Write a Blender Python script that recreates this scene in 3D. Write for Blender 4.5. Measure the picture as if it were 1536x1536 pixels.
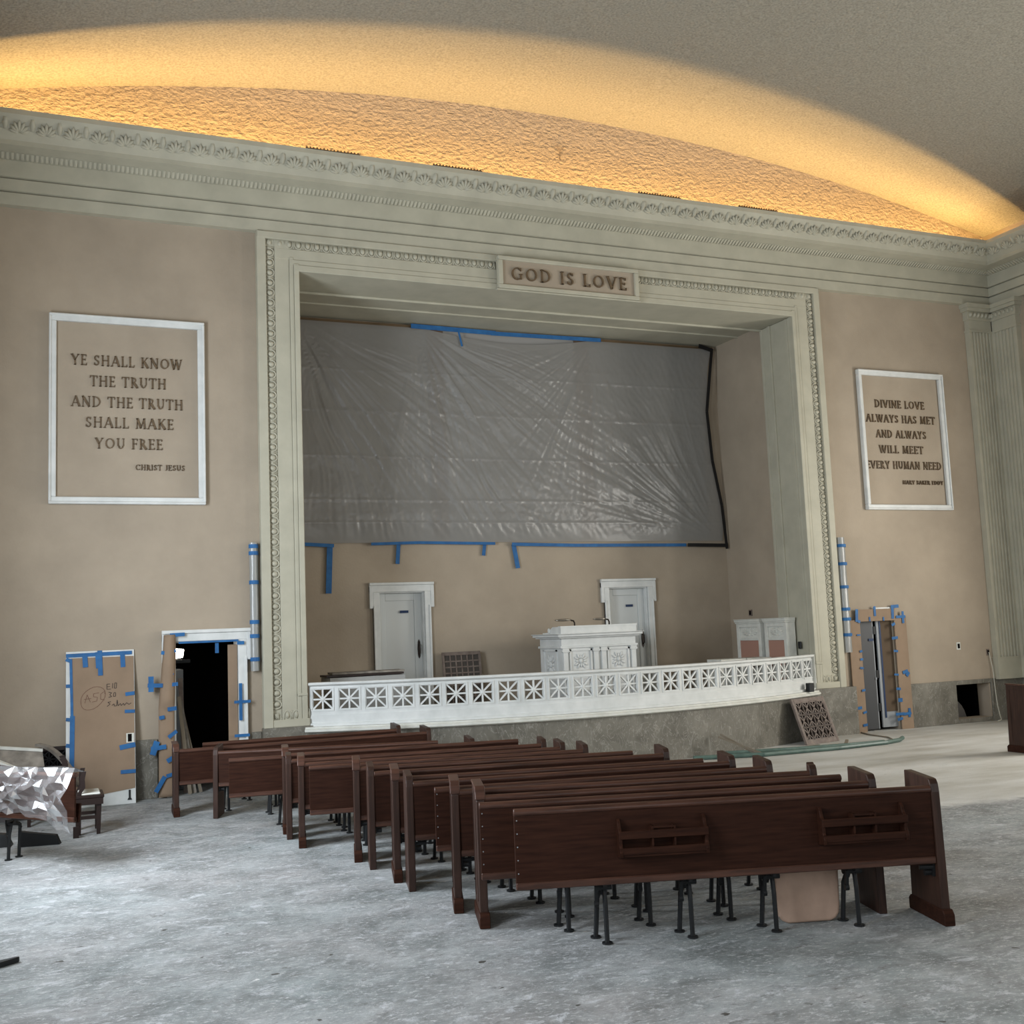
import bpy, bmesh, math, random
from mathutils import Vector, Matrix, noise as mnoise
random.seed(7)
for o in list(bpy.data.objects): bpy.data.objects.remove(o)
SC = bpy.context.scene
COL = SC.collection
PI = math.pi
def lin(r, g, b):
    f = lambda c: (c/255/12.92 if c/255 <= .04045 else ((c/255+.055)/1.055)**2.4)
    return (f(r), f(g), f(b), 1)

# ---------------------------------------------------------------- camera
cam = bpy.data.cameras.new('camera'); cam.sensor_width = 36; cam.sensor_fit = 'HORIZONTAL'
cam.lens = 1645.785/1536*36; cam.clip_end = 200
camo = bpy.data.objects.new('camera', cam); COL.objects.link(camo)
_r = Vector((0.92020201, -0.38936453, -0.04029305)); _u = Vector((-0.00481740, -0.11419118, 0.99344714)); _f = Vector((0.39141417, 0.91397792, 0.10695468))
M = Matrix((_r, _u, -_f)).transposed().to_4x4(); M.translation = (0, 0, 2.093)
camo.matrix_world = M
SC.camera = camo
# ---------------------------------------------------------------- world, lights, exposure
SC.view_settings.view_transform = 'Standard'; SC.view_settings.look = 'None'
SC.view_settings.gamma = 1.0; SC.view_settings.use_curve_mapping = False
SC.view_settings.exposure = 0.0
W = bpy.data.worlds.new('daylight'); SC.world = W; W.use_nodes = True
W.node_tree.nodes['Background'].inputs[0].default_value = (.75, .87, 1, 1)
W.node_tree.nodes['Background'].inputs[1].default_value = .6
def area(name, loc, rot, sx, sy, power, color):
    l = bpy.data.lights.new(name, 'AREA'); l.shape = 'RECTANGLE'; l.size = sx; l.size_y = sy
    l.energy = power; l.color = color
    o = bpy.data.objects.new(name, l); COL.objects.link(o); o.location = loc; o.rotation_euler = rot
    return o
XL, XR, YF, YB = -1.52, 17.6, 16.1, -8.0
DAY = (.90, .96, 1.0)
WIN_L = [(10.8, 710), (5.0, 330), (-0.5, 120), (-5.2, 90)]
WIN_R = [(10.8, 560), (5.0, 470), (-0.5, 200), (-5.2, 110)]
WIN_B = [(2.0, 100), (8.04, 110), (14.0, 130)]
WZ0, WZ1, WW = 1.6, 5.4, 2.6
for y, p in WIN_L:
    area('window_daylight', (XL-.12, y, (WZ0+WZ1)/2), (0, -PI/2, 0), WZ1-WZ0-.2, WW-.2, p, (.84, .92, 1.0))
for y, p in WIN_R:
    area('window_daylight', (XR+.12, y, (WZ0+WZ1)/2), (0, PI/2, 0), WZ1-WZ0-.2, WW-.2, p, (1.0, .97, .90))
for x, p in WIN_B:
    area('window_daylight', (x, YB-.12, (WZ0+WZ1)/2), (PI/2, 0, 0), WW-.2, WZ1-WZ0-.2, p, DAY)
# warm cove lamps lying in the trough behind the cornice lip
for k in range(6):
    area('cove_lamp', (XL+1.6+k*3.185, YF-.42, 8.905), (PI, 0, 0), 3.1, .07, 88, (1, .60, .20))

# ---------------------------------------------------------------- materials
def mat(name, base, rough=.6, spec=.3, metal=0.0, var=None, vscale=3.0, vdet=4, vmap=(1, 1, 1), bump=0.0, bscale=40.0, bdist=.02, coat=0.0, bmap=(1, 1, 1)):
    m = bpy.data.materials.new(name); m.use_nodes = True
    nt = m.node_tree; b = nt.nodes['Principled BSDF']
    b.inputs['Base Color'].default_value = base; b.inputs['Roughness'].default_value = rough
    b.inputs['Specular IOR Level'].default_value = spec; b.inputs['Metallic'].default_value = metal
    b.inputs['Coat Weight'].default_value = coat
    tc = nt.nodes.new('ShaderNodeTexCoord')
    if var:
        mp = nt.nodes.new('ShaderNodeMapping'); mp.inputs['Scale'].default_value = vmap
        nt.links.new(tc.outputs['Object'], mp.inputs[0])
        n = nt.nodes.new('ShaderNodeTexNoise'); n.inputs['Scale'].default_value = vscale; n.inputs['Detail'].default_value = vdet
        n.inputs['Roughness'].default_value = .6
        nt.links.new(mp.outputs[0], n.inputs['Vector'])
        r = nt.nodes.new('ShaderNodeValToRGB')
        r.color_ramp.elements[0].position = .32; r.color_ramp.elements[0].color = var[0]
        r.color_ramp.elements[1].position = .68; r.color_ramp.elements[1].color = var[1]
        nt.links.new(n.outputs['Fac'], r.inputs[0]); nt.links.new(r.outputs[0], b.inputs['Base Color'])
    if bump:
        mp2 = nt.nodes.new('ShaderNodeMapping'); mp2.inputs['Scale'].default_value = bmap
        nt.links.new(tc.outputs['Object'], mp2.inputs[0])
        n2 = nt.nodes.new('ShaderNodeTexNoise'); n2.inputs['Scale'].default_value = bscale; n2.inputs['Detail'].default_value = 3
        nt.links.new(mp2.outputs[0], n2.inputs['Vector'])
        bp = nt.nodes.new('ShaderNodeBump'); bp.inputs['Strength'].default_value = bump; bp.inputs['Distance'].default_value = bdist
        nt.links.new(n2.outputs['Fac'], bp.inputs['Height']); nt.links.new(bp.outputs[0], b.inputs['Normal'])
    return m
def sc(c, k): return (c[0]*k, c[1]*k, c[2]*k, 1)
PINK = (.36, .30, .23, 1)
M_pink = mat('pink_plaster', PINK, .75, .2, var=(sc(PINK, .88), sc(PINK, 1.08)), vscale=.9, vdet=6, bump=.15, bscale=30)
CREAM = (.425, .405, .32, 1)
M_cream = mat('cream_plaster', CREAM, .6, .3, var=(sc(CREAM, .9), sc(CREAM, 1.05)), vscale=2.5)
M_vault = mat('stippled_ceiling_plaster', (.28, .265, .215, 1), .85, .1, var=((.215, .20, .165, 1), (.335, .315, .26, 1)), vscale=30, vdet=4, bump=.6, bscale=30, bdist=.03)
M_rough = mat('rough_plaster', (.40, .335, .27, 1), .85, .1, var=((.37, .31, .25, 1), (.43, .36, .29, 1)), vscale=8, bump=1.0, bscale=15, bdist=.045, bmap=(1, 1, 1.5))
M_white = mat('white_paint', (.62, .63, .615, 1), .45, .35, var=((.56, .575, .56, 1), (.67, .68, .665, 1)), vscale=4)
M_offwhite = mat('worn_white_paint', (.62, .62, .57, 1), .5, .3, var=((.55, .55, .5, 1), (.68, .68, .63, 1)), vscale=5)
M_doorpaint = mat('grey_white_door_paint', (.55, .57, .56, 1), .45, .4)
WOOD = (.034, .0125, .0075, 1)
M_wood = mat('dark_mahogany', WOOD, .55, .09, var=((.019, .0070, .0042, 1), (.042, .0160, .0092, 1)), vscale=5, vdet=8, vmap=(.6, 9, 9))
M_woodrail = mat('worn_mahogany_edge', WOOD, .42, .3, var=((.036, .0155, .010, 1), (.085, .036, .023, 1)), vscale=4, vdet=6, vmap=(.8, 8, 8), coat=.05)
M_woodend = mat('mahogany_end', WOOD, .45, .25, var=((.022, .0105, .0072, 1), (.050, .0235, .0158, 1)), vscale=4, vdet=8, vmap=(9, 9, .7), coat=.05)
M_darkwood = mat('near_black_wood', (.018, .009, .007, 1), .45, .35)
M_iron = mat('black_cast_iron', (.012, .013, .014, 1), .5, .4, metal=.3)
M_steel = mat('worn_grey_steel', (.14, .135, .13, 1), .45, .4, metal=.6)
M_bronze = mat('dark_bronze', (.03, .022, .018, 1), .4, .5, metal=.6)
M_chrome = mat('brushed_metal', (.35, .32, .28, 1), .3, .5, metal=.9)
CARD = (.27, .195, .135, 1)
M_card = mat('brown_cardboard', CARD, .8, .15, var=(sc(CARD, .9), sc(CARD, 1.06)), vscale=2.5)
M_tape = mat('blue_masking_tape', (.020, .11, .28, 1), .55, .3, var=((.016, .088, .235, 1), (.024, .135, .335, 1)), vscale=8)
M_tapedark = mat('dark_blue_tape', (.008, .028, .085, 1), .5, .3)
M_blacktape = mat('black_tape', (.006, .006, .007, 1), .4, .4)
M_letter = mat('aged_gilt_letters', (.115, .078, .042, 1), .5, .4, var=((.085, .056, .03, 1), (.15, .10, .055, 1)), vscale=12)
M_ink = mat('dark_marker_ink', (.05, .035, .03, 1), .6, .2)
M_redink = mat('red_brown_crayon', (.14, .065, .045, 1), .6, .2)
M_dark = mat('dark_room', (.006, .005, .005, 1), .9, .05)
M_batten = mat('raw_timber', (.115, .078, .04, 1), .7, .2, var=((.075, .05, .026, 1), (.15, .10, .055, 1)), vscale=3, vmap=(.7, 8, 8))
M_pinkcloth = mat('rose_fabric', (.38, .215, .165, 1), .9, .1)
M_tan = mat('tan_vinyl', (.40, .275, .205, 1), .6, .3, var=((.35, .24, .18, 1), (.43, .295, .22, 1)), vscale=6, bump=.1, bscale=60)
M_green = mat('green_painted_pipe', (.075, .125, .105, 1), .45, .4, var=((.055, .095, .08, 1), (.10, .155, .13, 1)), vscale=5)
M_brown = mat('dull_brown_metal', (.16, .125, .105, 1), .6, .3, var=((.12, .09, .075, 1), (.2, .16, .135, 1)), vscale=10)
M_strut = mat('dusty_timber', (.19, .16, .12, 1), .8, .2)
M_grey = mat('grey_painted_metal', (.06, .062, .066, 1), .45, .3)
M_lgrey = mat('light_grey_edge', (.27, .285, .30, 1), .5, .3)
M_board = mat('dusty_board', (.20, .175, .145, 1), .8, .2, var=((.12, .105, .09, 1), (.30, .27, .23, 1)), vscale=5)
M_greyscreen = mat('grey_organ_screen', (.28, .27, .255, 1), .7, .2)
M_cable = mat('pale_cable', (.45, .43, .36, 1), .5, .3)
M_glass = bpy.data.materials.new('window_glass'); M_glass.use_nodes = True
_b = M_glass.node_tree.nodes['Principled BSDF']; _b.inputs['Transmission Weight'].default_value = 1; _b.inputs['Roughness'].default_value = .05; _b.inputs['IOR'].default_value = 1.05

def marble():
    m = bpy.data.materials.new('grey_marble'); m.use_nodes = True; nt = m.node_tree; b = nt.nodes['Principled BSDF']
    b.inputs['Roughness'].default_value = .42; b.inputs['Specular IOR Level'].default_value = .35
    tc = nt.nodes.new('ShaderNodeTexCoord')
    n = nt.nodes.new('ShaderNodeTexNoise'); n.inputs['Scale'].default_value = 1.6; n.inputs['Detail'].default_value = 8; n.inputs['Roughness'].default_value = .65; n.inputs['Distortion'].default_value = 1.2
    nt.links.new(tc.outputs['Object'], n.inputs['Vector'])
    r = nt.nodes.new('ShaderNodeValToRGB')
    r.color_ramp.elements[0].position = .3; r.color_ramp.elements[0].color = (.098, .090, .072, 1)
    r.color_ramp.elements[1].position = .7; r.color_ramp.elements[1].color = (.205, .192, .16, 1)
    nt.links.new(n.outputs['Fac'], r.inputs[0])
    mp = nt.nodes.new('ShaderNodeMapping'); mp.inputs['Scale'].default_value = (1.6, 1.6, .8); nt.links.new(tc.outputs['Object'], mp.inputs[0])
    n2 = nt.nodes.new('ShaderNodeTexNoise'); n2.inputs['Scale'].default_value = 3.2; n2.inputs['Detail'].default_value = 6; n2.inputs['Distortion'].default_value = 2.5
    nt.links.new(mp.outputs[0], n2.inputs['Vector'])
    ma = nt.nodes.new('ShaderNodeMath'); ma.operation = 'SUBTRACT'; ma.inputs[1].default_value = .5; nt.links.new(n2.outputs['Fac'], ma.inputs[0])
    mb = nt.nodes.new('ShaderNodeMath'); mb.operation = 'ABSOLUTE'; nt.links.new(ma.outputs[0], mb.inputs[0])
    r2 = nt.nodes.new('ShaderNodeValToRGB'); r2.color_ramp.elements[0].position = 0; r2.color_ramp.elements[0].color = (.55, .55, .55, 1); r2.color_ramp.elements[1].position = .018; r2.color_ramp.elements[1].color = (0, 0, 0, 1)
    nt.links.new(mb.outputs[0], r2.inputs[0])
    mx = nt.nodes.new('ShaderNodeMixRGB'); mx.inputs[2].default_value = (.36, .345, .31, 1)
    nt.links.new(r2.outputs[0], mx.inputs[0]); nt.links.new(r.outputs[0], mx.inputs[1]); nt.links.new(mx.outputs[0], b.inputs['Base Color'])
    return m
M_marble = marble()

def concrete():
    m = bpy.data.materials.new('scraped_dusty_concrete'); m.use_nodes = True; nt = m.node_tree; b = nt.nodes['Principled BSDF']; L = nt.links
    b.inputs['Roughness'].default_value = .62; b.inputs['Specular IOR Level'].default_value = .3
    tc = nt.nodes.new('ShaderNodeTexCoord')
    def nz(scale, det, rough, mp=(1, 1, 1), dist=0, rot=0):
        q = nt.nodes.new('ShaderNodeMapping'); q.inputs['Scale'].default_value = mp; q.inputs['Rotation'].default_value = (0, 0, rot); L.new(tc.outputs['Object'], q.inputs[0])
        n = nt.nodes.new('ShaderNodeTexNoise'); n.inputs['Scale'].default_value = scale; n.inputs['Detail'].default_value = det; n.inputs['Roughness'].default_value = rough; n.inputs['Distortion'].default_value = dist
        L.new(q.outputs[0], n.inputs['Vector']); return n.outputs['Fac']
    def ramp(fac, p0, c0, p1, c1):
        r = nt.nodes.new('ShaderNodeValToRGB'); r.color_ramp.elements[0].position = p0; r.color_ramp.elements[0].color = c0; r.color_ramp.elements[1].position = p1; r.color_ramp.elements[1].color = c1
        L.new(fac, r.inputs[0]); return r.outputs[0]
    def mix(f, a, c, mode='MIX'):
        x = nt.nodes.new('ShaderNodeMixRGB'); x.blend_type = mode
        for k, v in ((0, f), (1, a), (2, c)):
            if isinstance(v, (float, int, tuple)): x.inputs[k].default_value = v
            else: L.new(v, x.inputs[k])
        return x.outputs[0]
    BW = lambda f, p0, p1: ramp(f, p0, (0, 0, 0, 1), p1, (1, 1, 1, 1))
    base = ramp(nz(1.7, 11, .78, mp=(1, 1.25, 1), dist=.4, rot=.25), .36, (.165, .172, .17, 1), .64, (.40, .405, .41, 1))
    hue = ramp(nz(.55, 7, .7), .35, (.93, 1.0, 1.0, 1), .65, (1.0, .965, .955, 1))
    base = mix(1.0, base, hue, 'MULTIPLY')
    dust = BW(nz(3.4, 12, .82, mp=(1, 1.6, 1), dist=.35, rot=.2), .545, .61)
    base = mix(dust, base, (.50, .51, .53, 1))
    fine = BW(nz(16, 8, .85, mp=(1, 1.9, 1), dist=.3, rot=.35), .53, .62)
    base = mix(fine, base, (.58, .585, .59, 1))
    scrape = BW(nz(5.0, 11, .84, mp=(1, 1.9, 1), dist=.35, rot=.4), .56, .62)
    base = mix(scrape, base, (.165, .165, .16, 1))
    spk = BW(nz(34, 5, .85, mp=(1, 1.8, 1)), .62, .70)
    base = mix(spk, base, (.14, .135, .13, 1))
    blot = BW(nz(7, 2, .5, mp=(1, 1.5, 1), rot=.9), .735, .755)
    base = mix(blot, base, (.07, .066, .06, 1))
    flake = BW(nz(6, 3, .6, mp=(1, 1.6, 1), rot=1.9), .72, .745)
    base = mix(flake, base, (.66, .66, .65, 1))
    # smoother pale screed on the far right of the room
    sep = nt.nodes.new('ShaderNodeSeparateXYZ'); L.new(tc.outputs['Object'], sep.inputs[0])
    wob = nz(1.3, 6, .65)
    def math2(op, a, c):
        x = nt.nodes.new('ShaderNodeMath'); x.operation = op
        for k, v in ((0, a), (1, c)):
            if isinstance(v, (float, int)): x.inputs[k].default_value = v
            else: L.new(v, x.inputs[k])
        return x.outputs[0]
    yy = math2('ADD', sep.outputs['Y'], math2('MULTIPLY', wob, .8))
    xx = math2('ADD', sep.outputs['X'], math2('MULTIPLY', wob, 2.0))
    my = nt.nodes.new('ShaderNodeMapRange'); my.inputs[1].default_value = 9.70; my.inputs[2].default_value = 9.85; L.new(yy, my.inputs[0])
    mxr = nt.nodes.new('ShaderNodeMapRange'); mxr.inputs[1].default_value = 6.0; mxr.inputs[2].default_value = 7.5; L.new(xx, mxr.inputs[0])
    pale = ramp(nz(1.1, 6, .6, mp=(.5, 1.4, 1)), .32, (.40, .385, .34, 1), .66, (.60, .60, .58, 1))
    pale = mix(BW(nz(7, 6, .7, mp=(1, 3, 1)), .62, .72), pale, (.30, .29, .26, 1))
    col = mix(math2('MULTIPLY', my.outputs[0], mxr.outputs[0]), base, pale)
    L.new(col, b.inputs['Base Color'])
    bp = nt.nodes.new('ShaderNodeBump'); bp.inputs['Strength'].default_value = .6; bp.inputs['Distance'].default_value = .02
    L.new(nz(18, 7, .8, mp=(1, 2, 1)), bp.inputs['Height']); L.new(bp.outputs[0], b.inputs['Normal'])
    return m
M_floor = concrete()

def plastic(name, tint, alpha, rough, trans=.3):
    m = bpy.data.materials.new(name); m.use_nodes = True; nt = m.node_tree; L = nt.links
    for n in list(nt.nodes):
        if n.type != 'OUTPUT_MATERIAL': nt.nodes.remove(n)
    out = [n for n in nt.nodes if n.type == 'OUTPUT_MATERIAL'][0]
    b = nt.nodes.new('ShaderNodeBsdfPrincipled'); b.inputs['Base Color'].default_value = tint; b.inputs['Roughness'].default_value = rough; b.inputs['Specular IOR Level'].default_value = .6
    b.inputs['Coat Weight'].default_value = .5; b.inputs['Coat Roughness'].default_value = .2
    tl = nt.nodes.new('ShaderNodeBsdfTranslucent'); tl.inputs['Color'].default_value = tint
    tr = nt.nodes.new('ShaderNodeBsdfTransparent')
    m1 = nt.nodes.new('ShaderNodeMixShader'); m1.inputs[0].default_value = trans; L.new(b.outputs[0], m1.inputs[1]); L.new(tl.outputs[0], m1.inputs[2])
    m2 = nt.nodes.new('ShaderNodeMixShader'); m2.inputs[0].default_value = 1-alpha; L.new(m1.outputs[0], m2.inputs[1]); L.new(tr.outputs[0], m2.inputs[2])
    L.new(m2.outputs[0], out.inputs[0])
    return m
M_sheet = plastic('hazy_plastic_sheeting', (.36, .35, .33, 1), .74, .26)
def clear_film():
    m = bpy.data.materials.new('clear_crumpled_film'); m.use_nodes = True; nt = m.node_tree; L = nt.links
    out = [n for n in nt.nodes if n.type == 'OUTPUT_MATERIAL'][0]; nt.nodes.remove(nt.nodes['Principled BSDF'])
    tr = nt.nodes.new('ShaderNodeBsdfTransparent'); gl = nt.nodes.new('ShaderNodeBsdfGlossy'); gl.inputs['Roughness'].default_value = .24
    df = nt.nodes.new('ShaderNodeBsdfDiffuse'); df.inputs['Color'].default_value = (.75, .74, .76, 1)
    fr = nt.nodes.new('ShaderNodeFresnel'); fr.inputs['IOR'].default_value = 1.5
    mu = nt.nodes.new('ShaderNodeMath'); mu.operation = 'MULTIPLY_ADD'; mu.inputs[1].default_value = 1.9; mu.inputs[2].default_value = .05; mu.use_clamp = True; L.new(fr.outputs[0], mu.inputs[0])
    a = nt.nodes.new('ShaderNodeMixShader'); L.new(mu.outputs[0], a.inputs[0]); L.new(tr.outputs[0], a.inputs[1]); L.new(gl.outputs[0], a.inputs[2])
    b = nt.nodes.new('ShaderNodeMixShader'); b.inputs[0].default_value = .07; L.new(a.outputs[0], b.inputs[1]); L.new(df.outputs[0], b.inputs[2]); L.new(b.outputs[0], out.inputs[0])
    return m
M_clear = clear_film()
M_wrap = plastic('milky_wrap_film', (.38, .385, .37, 1), .95, .3)

# ---------------------------------------------------------------- mesh helpers
class MB:
    def __init__(s): s.v = []; s.f = []
    def add(s, vs, fs):
        k = len(s.v); s.v += [tuple(p) for p in vs]; s.f += [tuple(i+k for i in f) for f in fs]
    def box(s, x0, y0, z0, x1, y1, z1):
        if x0 > x1: x0, x1 = x1, x0
        if y0 > y1: y0, y1 = y1, y0
        if z0 > z1: z0, z1 = z1, z0
        s.add([(x0,y0,z0),(x1,y0,z0),(x1,y1,z0),(x0,y1,z0),(x0,y0,z1),(x1,y0,z1),(x1,y1,z1),(x0,y1,z1)],
              [(0,3,2,1),(4,5,6,7),(0,1,5,4),(1,2,6,5),(2,3,7,6),(3,0,4,7)])
    def hexa(s, p):  # eight corner points, bottom four then top four
        s.add(p, [(0,3,2,1),(4,5,6,7),(0,1,5,4),(1,2,6,5),(2,3,7,6),(3,0,4,7)])
    def bar(s, a, b, w, h, up=(0,0,1)):
        a = Vector(a); b = Vector(b); d = (b-a).normalized(); u = Vector(up)
        sd = d.cross(u)
        if sd.length < 1e-4: sd = d.cross(Vector((1,0,0)))
        sd.normalize(); u = sd.cross(d)
        sd *= w/2; u = u*(h/2)
        s.hexa([a-sd-u, a+sd-u, b+sd-u, b-sd-u, a-sd+u, a+sd+u, b+sd+u, b-sd+u])
    def tube(s, pts, r, n=8, caps=True):
        pts = [Vector(p) for p in pts]; rs = r if isinstance(r, (list, tuple)) else [r]*len(pts)
        rings = []; prev = None
        for i, p in enumerate(pts):
            t = (pts[min(i+1, len(pts)-1)]-pts[max(i-1, 0)]).normalized()
            if prev is None:
                a = t.cross(Vector((0,0,1)))
                if a.length < 1e-3: a = t.cross(Vector((1,0,0)))
            else: a = prev-t*prev.dot(t)
            a.normalize(); prev = a; bb = t.cross(a)
            rings.append([p+(a*math.cos(2*PI*k/n)+bb*math.sin(2*PI*k/n))*rs[i] for k in range(n)])
        vs = [q for g in rings for q in g]; fs = []
        for i in range(len(pts)-1):
            for k in range(n): fs.append((i*n+k, i*n+(k+1) % n, (i+1)*n+(k+1) % n, (i+1)*n+k))
        if caps: fs.append(tuple(range(n))[::-1]); fs.append(tuple((len(pts)-1)*n+k for k in range(n)))
        s.add(vs, fs)
    def prism(s, poly, fn, a, b):  # poly of 2-D points, fn(u, v, w) -> 3-D
        n = len(poly); vs = [fn(u, v, a) for u, v in poly]+[fn(u, v, b) for u, v in poly]
        s.add(vs, [tuple(range(n))[::-1], tuple(range(n, 2*n))]+[(i, (i+1) % n, n+(i+1) % n, n+i) for i in range(n)])
    def ell(s, c, ax, nu=8, nv=5, half=None):
        c = Vector(c); X, Y, Z = [Vector(a) for a in ax]; vs = []; fs = []
        for j in range(nv+1):
            t = (PI/2*j/nv) if half else (PI*j/nv-PI/2)
            for i in range(nu):
                p = 2*PI*i/nu
                vs.append(c+X*(math.cos(t)*math.cos(p))+Y*(math.cos(t)*math.sin(p))+Z*math.sin(t))
        for j in range(nv):
            for i in range(nu): fs.append((j*nu+i, j*nu+(i+1) % nu, (j+1)*nu+(i+1) % nu, (j+1)*nu+i))
        s.add(vs, fs)
    def grid(s, fn, nu, nv):
        vs = [fn(i/nu, j/nv) for j in range(nv+1) for i in range(nu+1)]
        s.add(vs, [(j*(nu+1)+i, j*(nu+1)+i+1, (j+1)*(nu+1)+i+1, (j+1)*(nu+1)+i) for j in range(nv) for i in range(nu)])
    def build(s, name, m, parent=None, smooth=False, bevel=0, loc=None, seg=1, solid=0):
        me = bpy.data.meshes.new(name); me.from_pydata(s.v, [], s.f); me.validate(); me.update()
        bm = bmesh.new(); bm.from_mesh(me); bmesh.ops.recalc_face_normals(bm, faces=bm.faces); bm.to_mesh(me); bm.free()
        me.materials.append(m)
        if smooth: me.polygons.foreach_set('use_smooth', [True]*len(me.polygons))
        o = bpy.data.objects.new(name, me); COL.objects.link(o)
        if parent: o.parent = parent
        if loc: o.location = loc
        if bevel:
            md = o.modifiers.new('bevel', 'BEVEL'); md.width = bevel; md.segments = seg; md.limit_method = 'ANGLE'
        if solid:
            md = o.modifiers.new('solid', 'SOLIDIFY'); md.thickness = solid
        return o
def thing(name, label, cat, loc=(0,0,0), rz=0, group=None):
    o = bpy.data.objects.new(name, None); COL.objects.link(o); o.empty_display_size = .1
    o.location = loc; o.rotation_euler = (0, 0, rz); o['label'] = label; o['category'] = cat
    if group: o['group'] = group
    return o
def tag(o, label, cat, group=None):
    o['label'] = label; o['category'] = cat
    if group: o['group'] = group
    return o
def struct(o): o['kind'] = 'structure'; return o
def one(name, m, fn, **k):
    b = MB(); fn(b); return b.build(name, m, **k)
def bx(name, m, box, parent=None, bevel=0, **k):
    b = MB(); b.box(*box); return b.build(name, m, parent, bevel=bevel, **k)
def tstrip(parent, a, b, w=.05, th=.004, up=(0,-1,0), m=None, name='tape'):
    q = MB(); q.bar(a, b, w, th, up); return q.build(name, m or M_tape, parent)

# ================================================================ SETTING
struct(bx('floor', M_floor, (XL-.3, YB-.3, -.2, XR+.3, YF+3, 0)))
def wall_cells(name, m, fixed, us, zs, holes, axis, th):
    b = MB()
    for i in range(len(us)-1):
        for j in range(len(zs)-1):
            uc = (us[i]+us[i+1])/2; zc = (zs[j]+zs[j+1])/2
            if any(h[0] < uc < h[1] and h[2] < zc < h[3] for h in holes): continue
            if axis == 'x': b.box(us[i], fixed, zs[j], us[i+1], fixed+th, zs[j+1])
            else: b.box(fixed, us[i], zs[j], fixed+th, us[i+1], zs[j+1])
    o = b.build(name, m); 
    bm = bmesh.new(); bm.from_mesh(o.data); bmesh.ops.remove_doubles(bm, verts=bm.verts, dist=1e-4)
    seen = {}
    for f in bm.faces: seen.setdefault(tuple(sorted(v.index for v in f.verts)), []).append(f)
    bmesh.ops.delete(bm, geom=[f for g in seen.values() if len(g) > 1 for f in g], context='FACES_ONLY')
    bmesh.ops.recalc_face_normals(bm, faces=bm.faces)
    bm.to_mesh(o.data); bm.free()
    return struct(o)
LD = (1.68, 2.54, 0, 2.12); RD = (13.64, 14.48, 0, 2.0); RV = (15.89, 16.73, .08, .72); ST = (3.45, 12.62, 0, 7.72)
wall_cells('wall_front', M_pink, YF, [XL-.3, LD[0], LD[1], ST[0], ST[1], RD[0], RD[1], RV[0], RV[1], XR+.3], [0, .08, .72, 2.0, 2.12, 7.72, 8.3], [LD, RD, RV, ST], 'x', .3)
struct(bx('wall_front_lunette', M_rough, (XL-.3, YF, 8.3, XR+.3, YF+.3, 11.2)))
def side_wall(name, x, th, wins):
    ys = [YB-.3]; hs = []
    for y, p in sorted(wins): ys += [y-WW/2, y+WW/2]; hs.append((y-WW/2, y+WW/2, WZ0, WZ1))
    ys.append(YF)
    wall_cells(name, M_pink, x, ys, [0, WZ0, WZ1, 9.9], hs, 'y', th)
side_wall('wall_left', XL, -.3, WIN_L); side_wall('wall_right', XR, .3, WIN_R)
xs = [XL-.3]; hs = []
for x, p in WIN_B: xs += [x-WW/2, x+WW/2]; hs.append((x-WW/2, x+WW/2, WZ0, WZ1))
wall_cells('wall_back', M_pink, YB, xs+[XR+.3], [0, WZ0, WZ1, 11.2], hs, 'x', -.3)
wn = 0
def window(cx, cy, horiz):
    global wn; wn += 1
    b = MB(); n = 4
    P = (lambda u, d, z: (cx+u, cy+d, z)) if horiz else (lambda u, d, z: (cx+d, cy+u, z))
    def bar(u0, z0, u1, z1, w): 
        b.box(*P(min(u0, u1)-w, -.03, min(z0, z1)-w), *P(max(u0, u1)+w, .03, max(z0, z1)+w))
    for k in range(3): u = -WW/2+.04+k*(WW-.08)/2; bar(u, WZ0+.04, u, WZ1-.04, .035)
    for k in range(6): z = WZ0+.04+k*(WZ1-WZ0-.08)/5; bar(-WW/2+.04, z, WW/2-.04, z, .025)
    o = struct(b.build('window_%d' % wn, M_cream))
    g = MB(); g.box(*P(-WW/2, -.004, WZ0), *P(WW/2, .004, WZ1)); 
    g.build('glass', M_glass, o)
for y, p in WIN_L: window(XL-.22, y, False)
for y, p in WIN_R: window(XR+.22, y, False)
for x, p in WIN_B: window(x, YB-.22, True)
# segmental vault
def vz(x): return 10.80-(x-8.04)**2/81.2
def vault(b):
    n = 64; x0, x1 = XL-.3, XR+.3; t = .25
    pr = [(x0+(x1-x0)*i/n, vz(x0+(x1-x0)*i/n)) for i in range(n+1)]
    poly = pr+[(x, z+t) for x, z in reversed(pr)]
    m = len(poly)
    # strips so that the shading stays clean
    for i in range(n):
        (xa, za), (xb, zb) = pr[i], pr[i+1]
        b.add([(xa, YB-.3, za), (xb, YB-.3, zb), (xb, YF+.3, zb), (xa, YF+.3, za)], [(0, 1, 2, 3)])
        b.add([(xa, YB-.3, za+t), (xb, YB-.3, zb+t), (xb, YF+.3, zb+t), (xa, YF+.3, za+t)], [(0, 3, 2, 1)])
vb = MB(); vault(vb); ce = vb.build('ceiling', M_vault)
bm = bmesh.new(); bm.from_mesh(ce.data); bmesh.ops.remove_doubles(bm, verts=bm.verts, dist=1e-4)
for f_ in bm.faces:
    f_.normal_update()
    low_ = f_.calc_center_median().z < vz(f_.calc_center_median().x)+.1
    if (f_.normal.z > 0) == low_: f_.normal_flip()
bm.to_mesh(ce.data); bm.free()
ce.data.polygons.foreach_set('use_smooth', [True]*len(ce.data.polygons)); struct(ce)

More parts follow.
